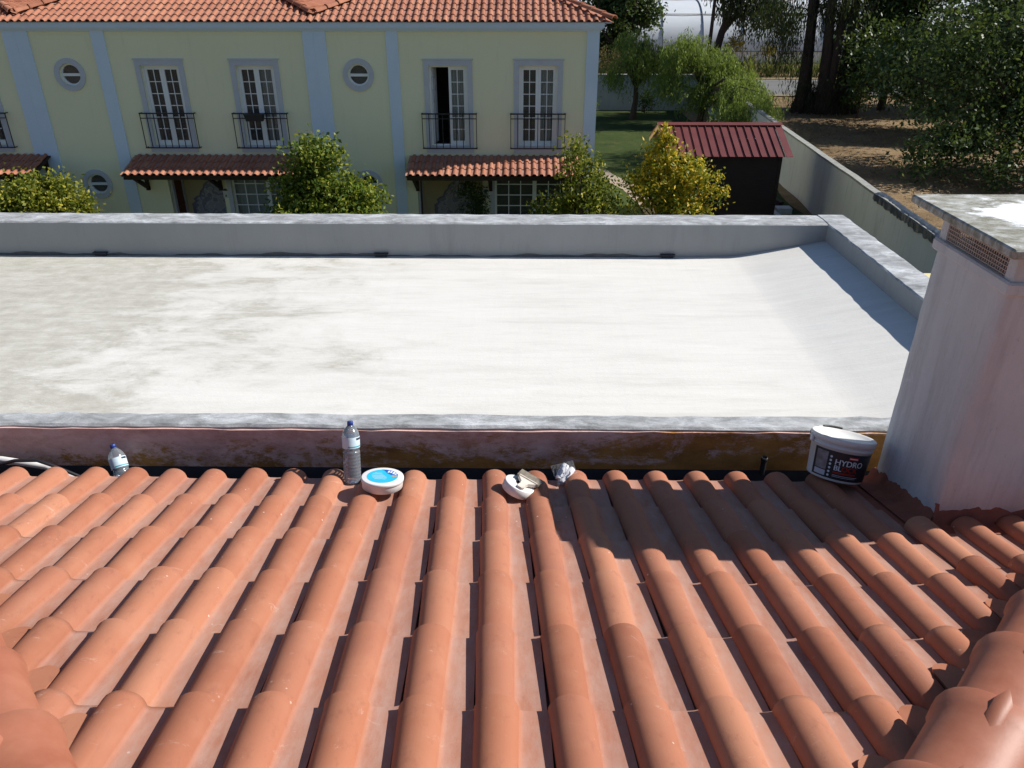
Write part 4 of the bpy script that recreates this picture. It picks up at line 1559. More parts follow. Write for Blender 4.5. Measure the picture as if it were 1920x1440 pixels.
for i in range(npan):
    xa, xb = ra + (rb - ra) * i / npan, ra + (rb - ra) * (i + 1) / npan
    for sg in (0, 1):
        yq = ye if sg == 0 else 2 * yr - ye
        mb = MB()
        dx = 0.016
        prof = [(xa, 0.045), (xa + dx, 0.045), (xa + dx * 1.6, 0.004), (xb - 0.004, 0.0)]
        v = [(p[0], yq, ze + p[1]) for p in prof] + [(p[0], yr, zr + p[1]) for p in prof]
        v += [(p[0], yq, ze + p[1] - 0.008) for p in prof] + [(p[0], yr, zr + p[1] - 0.008) for p in prof]
        f = [(k, k + 1, k + 5, k + 4) for k in range(3)] + [(8 + k, 12 + k, 13 + k, 9 + k) for k in range(3)] + [(k, 8 + k, 9 + k, k + 1) for k in range(3)] + [(0, 4, 12, 8), (3, 11, 15, 7)]
        if sg:
            f = [q[::-1] for q in f]
        mb.add(v, f)
        obj('roof_panel', mb, M_REDROOF, sh)
mb = MB()
mb.add([(ra - 0.01, yr - 0.14, zr + 0.005), (rb + 0.01, yr - 0.14, zr + 0.005), (rb + 0.01, yr, zr + 0.075), (ra - 0.01, yr, zr + 0.075), (rb + 0.01, yr + 0.14, zr + 0.005), (ra - 0.01, yr + 0.14, zr + 0.005)],
       [(0, 1, 2, 3), (3, 2, 4, 5), (0, 3, 5), (1, 4, 2)])
obj('ridge_cap', mb, M_REDROOF, sh)
M_LWOOD = simple('bare_wood', (0.36, 0.26, 0.15), (0.29, 0.2, 0.11), 4, 0.8, 0.3, 0.004)
mb = MB()
for (yq) in (ye + 0.03, 2 * yr - ye - 0.03):
    mb.bar((ra + 0.03, yq, ze - 0.075), (ra + 0.03, yr, zr - 0.075), 0.03, 0.12)
obj('barge_board', mb, M_LWOOD, sh)

# ------------------------------------------------------------------ vegetation
def leaf_cloud(name, C, D, Nn, Ln, Wd, mat, parent, fold=0.0):
    """many leaves as one crown mesh; C centres, D directions, Nn normals (k,3)"""
    k = len(C)
    D = D / np.linalg.norm(D, axis=1, keepdims=True)
    S = np.cross(D, Nn)
    S /= np.maximum(np.linalg.norm(S, axis=1, keepdims=True), 1e-6)
    L = (Ln if hasattr(Ln, '__len__') else np.full(k, Ln))[:, None]
    W = (Wd if hasattr(Wd, '__len__') else np.full(k, Wd))[:, None]
    V = np.stack([C - D * L * 0.5, C + S * W * 0.5 - D * L * 0.05, C + D * L * 0.5, C - S * W * 0.5 - D * L * 0.05], axis=1).reshape(-1, 3)
    me = bpy.data.meshes.new(name)
    me.vertices.add(4 * k)
    me.vertices.foreach_set('co', V.astype(np.float32).ravel())
    me.loops.add(4 * k)
    me.loops.foreach_set('vertex_index', np.arange(4 * k, dtype=np.int32))
    me.polygons.add(k)
    me.polygons.foreach_set('loop_start', np.arange(0, 4 * k, 4, dtype=np.int32))
    me.update()
    me.validate()
    return obj(name, me, mat, parent)


def unit(rg, k):
    v = rg.normal(size=(k, 3))
    return v / np.linalg.norm(v, axis=1, keepdims=True)


def blob_points(rg, blobs, nclus, per, spread, shell=0.55):
    """clumped points inside ellipsoids"""
    wts = np.array([b[2] if len(b) > 2 else b[1][0] * b[1][1] * b[1][2] for b in blobs], float)
    wts /= wts.sum()
    idx = rg.choice(len(blobs), nclus, p=wts)
    c = np.array([blobs[i][0] for i in idx]); r = np.array([blobs[i][1] for i in idx])
    u = unit(rg, nclus) * (rg.random((nclus, 1)) ** shell)
    cl = c + u * r * np.exp(rg.normal(size=(nclus, 1)) * 0.09)
    ps = np.repeat(rg.uniform(0.55, 1.5, (nclus, 1)), per, axis=0)
    P = np.repeat(cl, per, axis=0) + rg.normal(size=(nclus * per, 3)) * spread * ps
    kp = rg.random(nclus * per) < np.repeat(rg.uniform(0.35, 1.0, nclus), per)
    kp[:5] = True
    P = P[kp]
    return cl, P


def broad_tree(name, label, base, trunk_h, blobs, nclus, per, spread, leaf, wid, mat, bark, seed, group=None, nbr=14, tr=0.09, lean=(0, 0), up=0.5, cat='tree', fruit=None):
    rg = np.random.default_rng(seed)
    t = thing(name, label, cat, base, group)
    b = Vector(base)
    cl, P = blob_points(rg, blobs, nclus, per, spread)
    P = P - np.array(base); cl = cl - np.array(base)
    keep = P[:, 2] > 0.05
    P = P[keep]
    k = len(P)
    Nn = unit(rg, k) + np.array([0.25, 0, up])
    D = np.cross(Nn, unit(rg, k))
    leaf_cloud('crown', P, D, Nn, rg.uniform(0.7, 1.3, k) * leaf, rg.uniform(0.75, 1.25, k) * wid, mat, t)
    mb = MB()
    top = Vector((lean[0], lean[1], trunk_h))
    mb.tube([(0, 0, -0.1), (lean[0] * 0.3 + 0.03, lean[1] * 0.3, trunk_h * 0.5), top], [tr * 1.25, tr, tr * 0.8], 9)
    for i in rg.choice(len(cl), min(nbr, len(cl)), replace=False):
        e = Vector(cl[i])
        m = top.lerp(e, 0.5) + Vector(rg.normal(size=3)) * 0.08 * (e - top).length
        s = top * (0.75 + 0.25 * rg.random())
        mb.tube([s, m, e], [tr * 0.55, tr * 0.33, tr * 0.12], 6, False)
    obj('trunk', mb, bark, t)
    return t


BARK = simple('grey_brown_bark', (0.11, 0.08, 0.06), (0.07, 0.05, 0.038), 9, 0.95, 0.7, 0.02, stretch=(1, 1, 0.3))
BARK_D = simple('dark_bark', (0.05, 0.035, 0.03), (0.08, 0.055, 0.045), 5, 0.95, 0.7, 0.03, stretch=(1, 1, 0.2))
L_CITRUS = mat_leaf('citrus_leaf', [(0.0, (0.05, 0.095, 0.012)), (0.4, (0.095, 0.15, 0.018)), (0.75, (0.20, 0.23, 0.028)), (1.0, (0.34, 0.33, 0.04))], 0.28, 0.52, 0.25)
L_CITRUS2 = mat_leaf('citrus_leaf_olive', [(0.0, (0.07, 0.10, 0.012)), (0.4, (0.14, 0.165, 0.018)), (0.75, (0.25, 0.25, 0.028)), (1.0, (0.40, 0.35, 0.04))], 0.28, 0.52, 0.25)
L_YEL = mat_leaf('yellowing_leaf', [(0.0, (0.09, 0.14, 0.015)), (0.3, (0.18, 0.22, 0.02)), (0.48, (0.42, 0.36, 0.025)), (0.75, (0.66, 0.46, 0.03)), (1.0, (0.78, 0.48, 0.035))], 0.3, 0.52, 0.25)
L_PEPPER = mat_leaf('weeping_leaf', [(0.0, (0.10, 0.15, 0.03)), (0.5, (0.18, 0.245, 0.045)), (1.0, (0.30, 0.35, 0.09))], 0.35, 0.55, 0.3)
L_DARK = mat_leaf('dark_evergreen_leaf', [(0.0, (0.022, 0.042, 0.014)), (0.5, (0.042, 0.075, 0.024)), (0.85, (0.08, 0.125, 0.042)), (1.0, (0.14, 0.18, 0.08))], 0.18, 0.5, 0.25)
L_EUC = mat_leaf('eucalyptus_leaf', [(0.0, (0.018, 0.026, 0.014)), (0.6, (0.035, 0.045, 0.022)), (1.0, (0.07, 0.075, 0.04))], 0.2, 0.5, 0.25)
L_DRY = mat_leaf('dry_leaf', [(0.0, (0.09, 0.06, 0.035)), (0.5, (0.16, 0.11, 0.06)), (1.0, (0.22, 0.17, 0.08))], 0.2, 0.8, 0.1)

# citrus trees in front of the row houses
broad_tree('citrus_tree', 'large rounded citrus tree in front of the double pilaster', (-5.35, 21.4, 0), 0.8,
           [((-5.4, 21.4, 1.5), (1.45, 1.2, 1.05)), ((-5.6, 21.4, 2.85), (0.8, 0.8, 0.85)), ((-4.65, 21.3, 1.9), (0.72, 0.8, 0.7)), ((-6.3, 21.4, 2.25), (0.6, 0.7, 0.5)), ((-6.4, 21.3, 1.2), (0.7, 0.8, 0.6))],
           620, 46, 0.14, 0.135, 0.075, L_CITRUS, BARK, 1, 'citrus trees in the front gardens', 22)
broad_tree('citrus_tree', 'low olive green citrus tree beside the lower round window', (-13.75, 21.4, 0), 0.7,
           [((-13.9, 21.4, 1.55), (1.35, 1.1, 0.85)), ((-13.2, 21.4, 2.05), (0.62, 0.7, 0.65)), ((-12.55, 21.4, 1.65), (0.62, 0.6, 0.5)), ((-15.0, 21.4, 1.5), (0.9, 0.8, 0.7))],
           450, 44, 0.135, 0.125, 0.07, L_CITRUS2, BARK, 2, 'citrus trees in the front gardens', 16)
broad_tree('citrus_tree', 'open branched citrus tree at the corner of the end house', (1.75, 21.6, 0), 0.8,
           [((1.5, 21.6, 2.95), (0.62, 0.6, 0.72)), ((1.95, 21.6, 2.1), (0.85, 0.7, 0.6)), ((1.25, 21.6, 1.6), (0.75, 0.7, 0.55)), ((2.3, 21.6, 1.3), (0.65, 0.7, 0.65)), ((0.45, 21.6, 1.55), (0.28, 0.3, 0.45)), ((1.6, 21.6, 0.9), (1.0, 0.8, 0.5))],
           270, 42, 0.12, 0.12, 0.068, L_CITRUS2, BARK, 3, 'citrus trees in the front gardens', 26, 0.07)
broad_tree('citrus_tree', 'yellowing citrus tree in front of the dark shed', (4.15, 22.2, 0), 0.7,
           [((4.0, 22.2, 2.75), (0.85, 0.7, 0.72)), ((4.9, 22.2, 2.35), (0.75, 0.7, 0.45)), ((4.3, 22.2, 1.75), (1.15, 0.8, 0.6)), ((3.45, 22.2, 2.25), (0.55, 0.6, 0.5)), ((4.0, 22.2, 3.45), (0.25, 0.3, 0.42), 0.06), ((5.55, 22.2, 2.0), (0.3, 0.3, 0.35), 0.05), ((4.6, 22.2, 1.05), (0.7, 0.6, 0.4)), ((5.3, 22.2, 1.25), (0.22, 0.2, 0.2), 0.03)],
           310, 42, 0.11, 0.125, 0.066, L_YEL, BARK, 4, 'citrus trees in the front gardens', 30, 0.07)
broad_tree('climbing_shrub', 'dark leafy shrub growing against the porch wall of the end house', (-1.45, 23.55, 0), 0.9,
           [((-1.5, 23.5, 1.75), (0.42, 0.22, 0.52)), ((-1.4, 23.5, 1.2), (0.45, 0.25, 0.6)), ((-1.35, 23.5, 0.6), (0.35, 0.25, 0.4))],
           90, 26, 0.09, 0.10, 0.045, mat_leaf('shrub_leaf', [(0.0, (0.025, 0.05, 0.012)), (0.6, (0.045, 0.08, 0.02)), (1.0, (0.08, 0.12, 0.03))], 0.2), BARK, 5, None, 12, 0.035, cat='shrub')


def weeping_tree(label, base, blobs, nstr, mat, seed, len_r=(0.7, 1.9), group=None, tr=0.16, th=2.0):
    rg = np.random.default_rng(seed)
    t = thing('weeping_tree', label, 'tree', base, group)
    cl, P = blob_points(rg, blobs, nstr // 5, 5, 0.16, 0.35)
    P = P - np.array(base); cl = cl - np.array(base)
    CC, DD = [], []
    ctr = np.mean(P, axis=0)
    for p in P:
        L = rg.uniform(*len_r) * (0.6 + 0.4 * rg.random())
        sw = rg.normal(size=3) * np.array([0.28, 0.28, 0.12])
        n = int(L / 0.055)
        o = p - ctr; o[2] = 0; o /= (np.linalg.norm(o) + 0.3)
        for i in range(n):
            s = i / n * L
            q = p + (o * 0.34 + sw) * (1 - math.exp(-s * 2.0)) + np.array([0, 0, 0.10 * math.sin(min(1, s * 3) * 1.57) - s * 0.88])
            if q[2] < 0.15:
                break
            sd = rg.normal(size=3) * 0.05
            CC.append(q + sd)
            DD.append(np.array([sd[0] * 7, sd[1] * 7, -0.55 - 0.4 * rg.random()]))
    CC = np.array(CC); DD = np.array(DD)
    k = len(CC)
    leaf_cloud('crown', CC, DD, unit(rg, k), rg.uniform(0.14, 0.26, k), rg.uniform(0.032, 0.055, k), mat, t)
    mb = MB()
    top = Vector((0.1, 0, th))
    mb.tube([(0, 0, -0.1), (0.15, 0, th * 0.5), top], [tr * 1.3, tr, tr * 0.8], 9)
    for i in rg.choice(len(cl), 26, replace=False):
        e = Vector(cl[i])
        m = top.lerp(e, 0.55) + Vector((0, 0, 0.25))
        mb.tube([top * 0.9, m, e], [tr * 0.5, tr * 0.25, tr * 0.06], 6, False)
    obj('trunk', mb, BARK, t)
    return t


weeping_tree('weeping pale green tree at the lawn end, nearer the end house', (6.6, 48.6, 0),
             [((6.4, 48.5, 3.85), (1.1, 1.2, 0.85)), ((5.5, 48.5, 2.5), (0.75, 1.1, 0.6)), ((7.6, 48.6, 3.3), (0.9, 1.2, 0.8)), ((6.9, 48.2, 2.6), (0.7, 0.8, 0.5))], 1350, L_PEPPER, 21, (0.35, 1.25), 'weeping trees by the garden wall')
weeping_tree('weeping pale green tree beyond the red roofed shed', (10.1, 46.2, 0),
             [((9.0, 46, 3.9), (1.2, 1.3, 0.8)), ((10.6, 46, 3.4), (1.3, 1.3, 0.8)), ((8.2, 46, 2.4), (0.9, 1.0, 0.6)), ((12.0, 46, 2.5), (1.1, 1.0, 0.6)), ((13.2, 46, 1.6), (0.7, 0.8, 0.5)), ((10.2, 45.3, 1.9), (2.2, 0.8, 0.7)), ((11.4, 46, 3.0), (0.7, 1, 0.5)), ((11.2, 42, 2.3), (1.1, 1.6, 0.7)), ((11.2, 39.0, 2.1), (0.8, 1.7, 0.55)), ((10.6, 40.5, 1.6), (0.8, 1.5, 0.6))], 4600, L_PEPPER, 22, (0.35, 1.35), 'weeping trees by the garden wall')

# dark evergreen mass in the dirt field: four separate trees
def big(label, base, blobs, nclus, per, seed, mat=L_DARK, leaf=0.17, wid=0.09, th=2.2, tr=0.22, group='evergreen trees in the dirt field', spread=0.30, name='evergreen_tree', nbr=26):
    return broad_tree(name, label, base, th, blobs, nclus, per, spread, leaf, wid, mat, BARK_D, seed, group, nbr, tr)


big('dark evergreen tree with low boughs beyond the chimney cap', (20.9, 34.5, 0),
    [((20.8, 34.5, 4.6), (4.0, 3.6, 2.6)), ((19.0, 33.5, 2.5), (2.3, 2.2, 1.4)), ((22.8, 34, 3.0), (2.6, 3.0, 2.2)), ((22.8, 35, 7.0), (2.6, 3.0, 1.6)), ((22.5, 38.5, 12.5), (3.2, 3.4, 2.2)), ((17.4, 32.4, 1.5), (1.9, 1.6, 0.85), 11.0), ((21.0, 31.0, 1.7), (3.0, 1.6, 1.3), 16.0), ((17.6, 34.5, 4.6), (2.0, 2.2, 2.0), 12.0), ((15.9, 31.6, 0.9), (0.9, 0.8, 0.45), 1.6), ((16.6, 33.6, 2.6), (1.0, 0.9, 0.5), 2.0), ((15.6, 34.6, 3.9), (0.8, 0.9, 0.5), 1.2), ((18.4, 30.6, 0.8), (1.4, 0.9, 0.5), 2.5)],
    820, 60, 31, leaf=0.20, wid=0.11, spread=0.34)
big('dark evergreen tree in the dirt field behind the one with low boughs', (24.5, 43.0, 0),
    [((23.0, 43, 4.2), (3.8, 3.2, 2.4)), ((26.5, 43, 4.6), (3.6, 3.2, 3.0)), ((24.5, 43, 7.5), (4.2, 3.4, 2.4)), ((21.2, 42, 2.9), (2.4, 2.0, 1.5), 12.0), ((20.6, 46, 3.8), (3.0, 2.0, 2.0), 22.0), ((19.6, 42.5, 3.2), (2.2, 1.8, 1.7), 14.0)],
    850, 52, 32, leaf=0.25, wid=0.13)
big('dark evergreen tree beside the eucalyptus trunks', (22.6, 51.5, 0),
    [((22.2, 51.5, 4.0), (2.8, 2.4, 2.4)), ((22.5, 51.5, 7.0), (3.0, 2.6, 2.2)), ((20.9, 50.5, 2.8), (1.8, 1.4, 1.4), 9.0)],
    800, 52, 33, leaf=0.26, wid=0.13)
big('dense dark tree at the far right of the dirt field', (32.0, 52.0, 0),
    [((31.0, 52, 4.2), (4.5, 3.5, 3.8)), ((35.0, 52, 5.0), (4.5, 3.5, 4.5)), ((30.0, 52, 8.0), (4.5, 3.5, 2.5))],
    700, 44, 34, leaf=0.34, wid=0.19)
big('bright green bushy sapling at the foot of the eucalyptus', (20.0, 48.6, 0),
    [((20.0, 48.6, 2.2), (0.9, 0.8, 0.9)), ((20.9, 48.6, 2.5), (0.7, 0.7, 0.6)), ((19.8, 48.5, 1.2), (0.8, 0.8, 0.6))],
    60, 34, 35, mat=mat_leaf('sapling_leaf', [(0.0, (0.03, 0.06, 0.012)), (0.6, (0.055, 0.10, 0.02)), (1.0, (0.10, 0.15, 0.04))], 0.25), th=1.0, tr=0.06, group=None, spread=0.2, name='sapling', nbr=10)


def hanging_foliage(rg, anchors, per, spread, drop, leaf, wid, mat, parent, off):
    CC, DD = [], []
    for a in anchors:
        for i in range(per):
            p = a + rg.normal(size=3) * spread
            p[2] -= abs(rg.normal()) * drop
            if p[2] < 0.3:
                continue
            CC.append(p - off)
            DD.append(np.array([rg.normal() * 0.25, rg.normal() * 0.25, -1]))
    CC = np.array(CC); DD = np.array(DD); k = len(CC)
    leaf_cloud('crown', CC, DD, unit(rg, k), rg.uniform(0.7, 1.3, k) * leaf, rg.uniform(0.7, 1.3, k) * wid, mat, parent)


# eucalyptus clump: several stems from one stool
rg = np.random.default_rng(41)
base = np.array([18.6, 50.6, 0.0])
eu = thing('eucalyptus_tree', 'eucalyptus clump of tall bare leaning trunks in the dirt field', 'tree', tuple(base))
stems = [((-1.35, 0.0), (-2.55, -0.2), 0.23), ((-0.45, -0.5), (-0.85, -0.4), 0.27), ((0.1, -0.6), (-0.3, -0.6), 0.22), ((0.8, 0.2), (1.25, 0.0), 0.26), ((0.5, 0.7), (0.35, 0.6), 0.2), ((1.7, 0.4), (2.9, 0.3), 0.2), ((-0.9, 0.5), (-1.6, 0.5), 0.17)]
anch = []
for (b0, t0, r0) in stems:
    mb = MB()
    H = 14.5
    pts = []
    for i in range(9):
        s = i / 8
        pts.append((b0[0] + (t0[0] - b0[0]) * s ** 1.2 + 0.12 * math.sin(s * 7 + r0 * 50), b0[1] + (t0[1] - b0[1]) * s, H * s - 0.1))
    mb.tube(pts, [r0 * (1.35 - 0.85 * (i / 8)) + (0.12 if i == 0 else 0) for i in range(9)], 10)
    for i in range(3, 9):
        for q in range(2):
            a = rg.uniform(0, 6.28)
            p = Vector(pts[i])
            e = p + Vector((math.cos(a) * 1.7, math.sin(a) * 1.3, 0.5 + rg.random() * 0.8))
            mb.tube([p, p.lerp(e, 0.5) + Vector((0, 0, 0.25)), e], [0.06, 0.04, 0.015], 5, False)
            anch.append(np.array(e) + base); anch.append(np.array(p.lerp(e, 0.6)) + base)
    obj('trunk', mb, BARK_D, eu)
for i in range(26):                      # drooping sprays low on the left of the clump
    anch.append(base + np.array([rg.uniform(-4.6, -1.6), rg.uniform(-1, 1), rg.uniform(3.6, 7.5)]))
for i in range(26):
    anch.append(base + np.array([rg.uniform(-2.0, 2.2), rg.uniform(-1.3, 0.6), rg.uniform(0.7, 3.0)]))
hanging_foliage(rg, anch, 130, np.array([0.5, 0.5, 0.35]), 0.8, 0.28, 0.045, L_EUC, eu, base)
# peeling bark skirts round the stool
mb = MB()
for i in range(420):
    a = rg.uniform(0, 6.28); r0 = rg.uniform(0.7, 2.0)
    x, y = math.cos(a) * r0 * 1.1, math.sin(a) * r0 * 0.6
    h = rg.uniform(0.5, 1.9)
    mb.tube([(x, y, 0), (x + rg.uniform(-.15, .15), y + rg.uniform(-.1, .1), h * 0.5), (x * 0.8 + rg.uniform(-.3, .3), y * 0.8, h)], [0.025, 0.02, 0.008], 4, False)
obj('basal_shoots', mb, BARK_D, eu)

# tree with a leaning trunk across the road, utility pole, dark tree behind the end house
rg = np.random.default_rng(43)
base = np.array([17.2, 74.0, 0.0])
lt = thing('leaning_tree', 'dark tree with a leaning forked trunk across the road', 'tree', tuple(base))
mb = MB()
mb.tube([(-0.6, 0, -0.1), (-0.2, 0, 1.6), (0.15, 0, 3.4), (0.7, 0, 5.2), (1.1, 0, 8)], [0.42, 0.34, 0.3, 0.24, 0.16], 10)
mb.tube([(0.1, 0, 3.2), (1.1, 0, 4.6), (1.9, 0, 6.4), (2.4, 0, 8.5)], [0.24, 0.2, 0.16, 0.1], 8)
mb.tube([(0.3, 0, 4.1), (-0.1, 0, 6), (-0.8, 0, 8)], [0.18, 0.14, 0.08], 8)
obj('trunk', mb, BARK_D, lt)
anch = [base + np.array([rg.uniform(-0.9, 4.6), rg.uniform(-1.6, 1.2), rg.uniform(4.8, 9)]) for _ in range(75)]
anch += [base + np.array([rg.uniform(1.8, 6.5), rg.uniform(-1.2, 1.2), rg.uniform(3.6, 6)]) for _ in range(16)]
hanging_foliage(rg, anch, 130, np.array([0.5, 0.5, 0.35]), 0.5, 0.34, 0.10, L_EUC, lt, base)
mb = MB()
mb.tube([(0, 0, -0.3), (0.05, 0, 4), (0.12, 0, 9.2)], [0.17, 0.15, 0.12], 12)
mb.bar((-0.8, 0, 8.6), (1.0, 0, 8.6), 0.1, 0.12)
o = obj('utility_pole', mb, BARK_D, None, (16.15, 73.0, 0))
tag(o, 'dark wooden utility pole standing across the road in front of the polytunnel', 'pole')
big('dark leafy tree behind the corner of the end house', (6.6, 63.0, 0) if False else (6.8, 56.5, 0),
    [((6.0, 56.5, 5.6), (2.4, 1.8, 1.9)), ((8.0, 56.5, 5.5), (1.1, 1.3, 1.2)), ((5.0, 56.5, 3.4), (1.6, 1.5, 1.2)), ((6.4, 56.5, 8.0), (2.6, 2, 1.6))],
    560, 50, 51, leaf=0.25, wid=0.14, group=None, th=3.0)
broad_tree('dry_shrub', 'dry brown twiggy shrub behind the garden wall', (5.4, 54.0, 0), 1.2, [((5.6, 54, 2.5), (1.7, 1.0, 1.2)), ((7.6, 54, 2.7), (1.1, 1.0, 1.0))], 130, 30, 0.22, 0.16, 0.05, L_DRY, BARK, 52, None, 40, 0.06, cat='shrub')
broad_tree('garden_bush', 'small dark bush on the lawn below the weeping trees', (7.6, 50.6, 0), 0.3, [((7.6, 50.6, 0.8), (0.7, 0.6, 0.7))], 40, 30, 0.14, 0.14, 0.07, L_DARK, BARK, 53, None, 8, 0.04, cat='bush')
broad_tree('garden_bush', 'small pale bush against the garden wall by the house corner', (4.4, 51.2, 0), 0.3, [((4.4, 51.2, 0.6), (0.35, 0.35, 0.45))], 22, 26, 0.1, 0.13, 0.05, L_PEPPER, BARK, 54, None, 8, 0.03, cat='bush')


def spiky(label, base, n, L, seed, mat, tall=False):
    rg = np.random.default_rng(seed)
    t = thing('spiky_plant', label, 'plant', base, 'spiky plants along the road')
    for i in range(n):
        a = rg.uniform(0, 6.28); el = rg.uniform(0.35, 1.45)
        l = L * rg.uniform(0.7, 1.1)
        d = Vector((math.cos(a) * math.cos(el), math.sin(a) * math.cos(el), math.sin(el)))
        s = d.cross(Vector((0, 0, 1))).normalized()
        mb = MB()
        vs = []
        for k, (u, wd) in enumerate(((0, 0.05), (0.4, 0.085), (0.75, 0.06), (1.0, 0.004))):
            p = d * (l * u) + Vector((0, 0, -0.25 * l * u * u * math.cos(el)))
            vs += [p - s * wd, p + s * wd]
        mb.add(vs, [(2 * k, 2 * k + 1, 2 * k + 3, 2 * k + 2) for k in range(3)], True)
        obj('leaf', mb, mat, t)
    return t


M_AGAVE = mat_leaf('agave_leaf', [(0.0, (0.10, 0.13, 0.03)), (0.5, (0.22, 0.22, 0.06)), (1.0, (0.45, 0.36, 0.12))], 0.15, 0.5)
spiky('big yellow green spiky rosette at the far side of the road', (19.6, 71.6, 0), 46, 2.3, 61, M_AGAVE)
spiky('smaller spiky rosette beside the big one across the road', (17.8, 71.4, 0), 30, 1.5, 62, M_AGAVE)
spiky('spiky rosette across the road near the eucalyptus trunks', (21.4, 71.8, 0), 30, 1.6, 63, M_AGAVE)
broad_tree('flowering_shrub', 'yellow flowering shrub across the road behind the spiky rosettes', (19.0, 73.4, 0), 0.8, [((18.4, 73.4, 2.5), (0.8, 0.6, 0.7)), ((21.4, 73.2, 2.0), (0.6, 0.6, 0.6))], 70, 26, 0.17, 0.17, 0.1, mat_leaf('yellow_flower', [(0, (0.2, 0.19, 0.03)), (0.5, (0.45, 0.32, 0.03)), (1, (0.6, 0.38, 0.04))], 0.3), BARK, 64, None, 10, 0.05, cat='shrub')
# hedge of reeds and grass on the far verge
rg = np.random.default_rng(71)
k = 5200
C_ = np.stack([rg.uniform(6, 34, k), rg.uniform(70.8, 73.6, k), np.abs(rg.normal(size=k)) * 0.55 + 0.2], axis=1)
D_ = np.stack([rg.normal(size=k) * 0.25, rg.normal(size=k) * 0.25, np.ones(k)], axis=1)
o = leaf_cloud('verge_reeds', C_, D_, unit(rg, k), rg.uniform(0.5, 1.6, k), rg.uniform(0.03, 0.07, k), mat_leaf('reed', [(0, (0.04, 0.06, 0.02)), (0.6, (0.08, 0.10, 0.03)), (1, (0.2, 0.17, 0.07))], 0.25), None)
o['kind'] = 'stuff'; o['label'] = 'reeds and tall grass along the far road verge'
# litter and dry grass in the dirt field
k = 15000
C_ = np.stack([rg.uniform(10.2, 34, k), 13 + 45 * rg.random(k) ** 1.0, np.zeros(k)], axis=1)
ok = C_[:, 0] > 9.6 + (C_[:, 1] - 8) * 0.057 + 0.3
C_ = C_[ok]; k = len(C_)
C_[:, 2] = 0.09 + rg.random(k) * 0.09
D_ = np.stack([rg.normal(size=k), rg.normal(size=k), rg.normal(size=k) * 0.35 + 0.15], axis=1)
o = leaf_cloud('ground_litter', C_, D_, unit(rg, k) * 0.6 + np.array([0, 0, 1.0]), rg.uniform(0.08, 0.34, k), rg.uniform(0.02, 0.07, k), mat_leaf('litter', [(0, (0.09, 0.06, 0.035)), (0.5, (0.24, 0.17, 0.095)), (1, (0.40, 0.31, 0.19))], 0.1, 0.9, 0.1), None)
o['kind'] = 'stuff'; o['label'] = 'fallen leaves and dry grass strewn over the dirt field'

# ------------------------------------------------------------------ polytunnel beyond the road
pt = thing('polytunnel', 'long white plastic polytunnel greenhouse across the road', 'greenhouse', (0, 0, 0))
n_ = N('tunnel_film')
a_ = n_.noise(0.5, n_.pos((0.3, 1, 1)), 6, 0.6)
n_.done(n_.ramp(a_, [(0.3, (0.60, 0.63, 0.66)), (0.7, (0.74, 0.77, 0.79))]), 0.35, None, spec=0.4)
cy_, rad = 90.0, 5.9
px0, px1, wallh = 2.0, 62.0, 1.2
mb = MB()
seg = 22
arc = [(cy_ - rad, 0.0)] + [(cy_ - rad * math.cos(PI * i / seg), wallh + (rad - 1.5) * math.sin(PI * i / seg)) for i in range(seg + 1)] + [(cy_ + rad, 0.0)]
nxs = 31
vs = [(px0 + (px1 - px0) * i / (nxs - 1), p[0], p[1] - (0.05 if i % 2 else 0.0)) for i in range(nxs) for p in arc]
k = len(arc)
mb.add(vs, [(i * k + q, i * k + q + 1, (i + 1) * k + q + 1, (i + 1) * k + q) for i in range(nxs - 1) for q in range(k - 1)], True)
obj('film_cover', mb, n_.m, pt)
M_HOOP = simple('grey_hoop', (0.16, 0.17, 0.18), (0.2, 0.2, 0.2), 3, 0.6)
for i in range(0, nxs, 2):
    x = px0 + (px1 - px0) * i / (nxs - 1)
    mb = MB()
    mb.tube([(x, p[0] - 0.03 * (1 if p[0] < cy_ else -1), p[1] + 0.04) for p in arc], 0.05, 5, False)
    obj('hoop', mb, M_HOOP, pt)
mb = MB()
mb.tube([(px0, cy_ - rad - 0.05, 1.1), (px1, cy_ - rad - 0.05, 1.1)], 0.05, 5)
mb.tube([(px0, cy_ - rad * 0.70, wallh + 3.2), (px1, cy_ - rad * 0.70, wallh + 3.2)], 0.04, 5)
obj('side_rail', mb, M_HOOP, pt)

# ------------------------------------------------------------------ small things on the tiles
def frame(axis, ref=(1, 0, 0)):
    z = Vector(axis).normalized()
    x = Vector(ref); x = (x - z * x.dot(z)).normalized()
    return x, z.cross(x), z


def set_axes(o, axis, p, ref=(1, 0, 0)):
    x, y, z = frame(axis, ref)
    o.matrix_world = axes_matrix(x, y, z, Vector(p))


M_PET = mat_clear('clear_pet', (0.97, 0.985, 1.0), 0.40, 0.16, 0.13)
M_WATER = mat_clear('bottle_water', (0.86, 0.92, 0.98), 0.22, 0.12, 0.06)
M_CAP = simple('blue_cap', (0.02, 0.05, 0.26), (0.018, 0.045, 0.22), 30, 0.4, 0.02, 0.001, 0.5)
M_LABEL = simple('pale_label', (0.50, 0.64, 0.74), (0.62, 0.72, 0.78), 40, 0.5, 0.02, 0.001)
M_TEAL = simple('teal_band', (0.05, 0.30, 0.36), (0.06, 0.36, 0.42), 40, 0.5, 0.02, 0.001)
M_LOGO = simple('dark_logo', (0.02, 0.03, 0.05), (0.03, 0.04, 0.06), 40, 0.5, 0.02, 0.001)


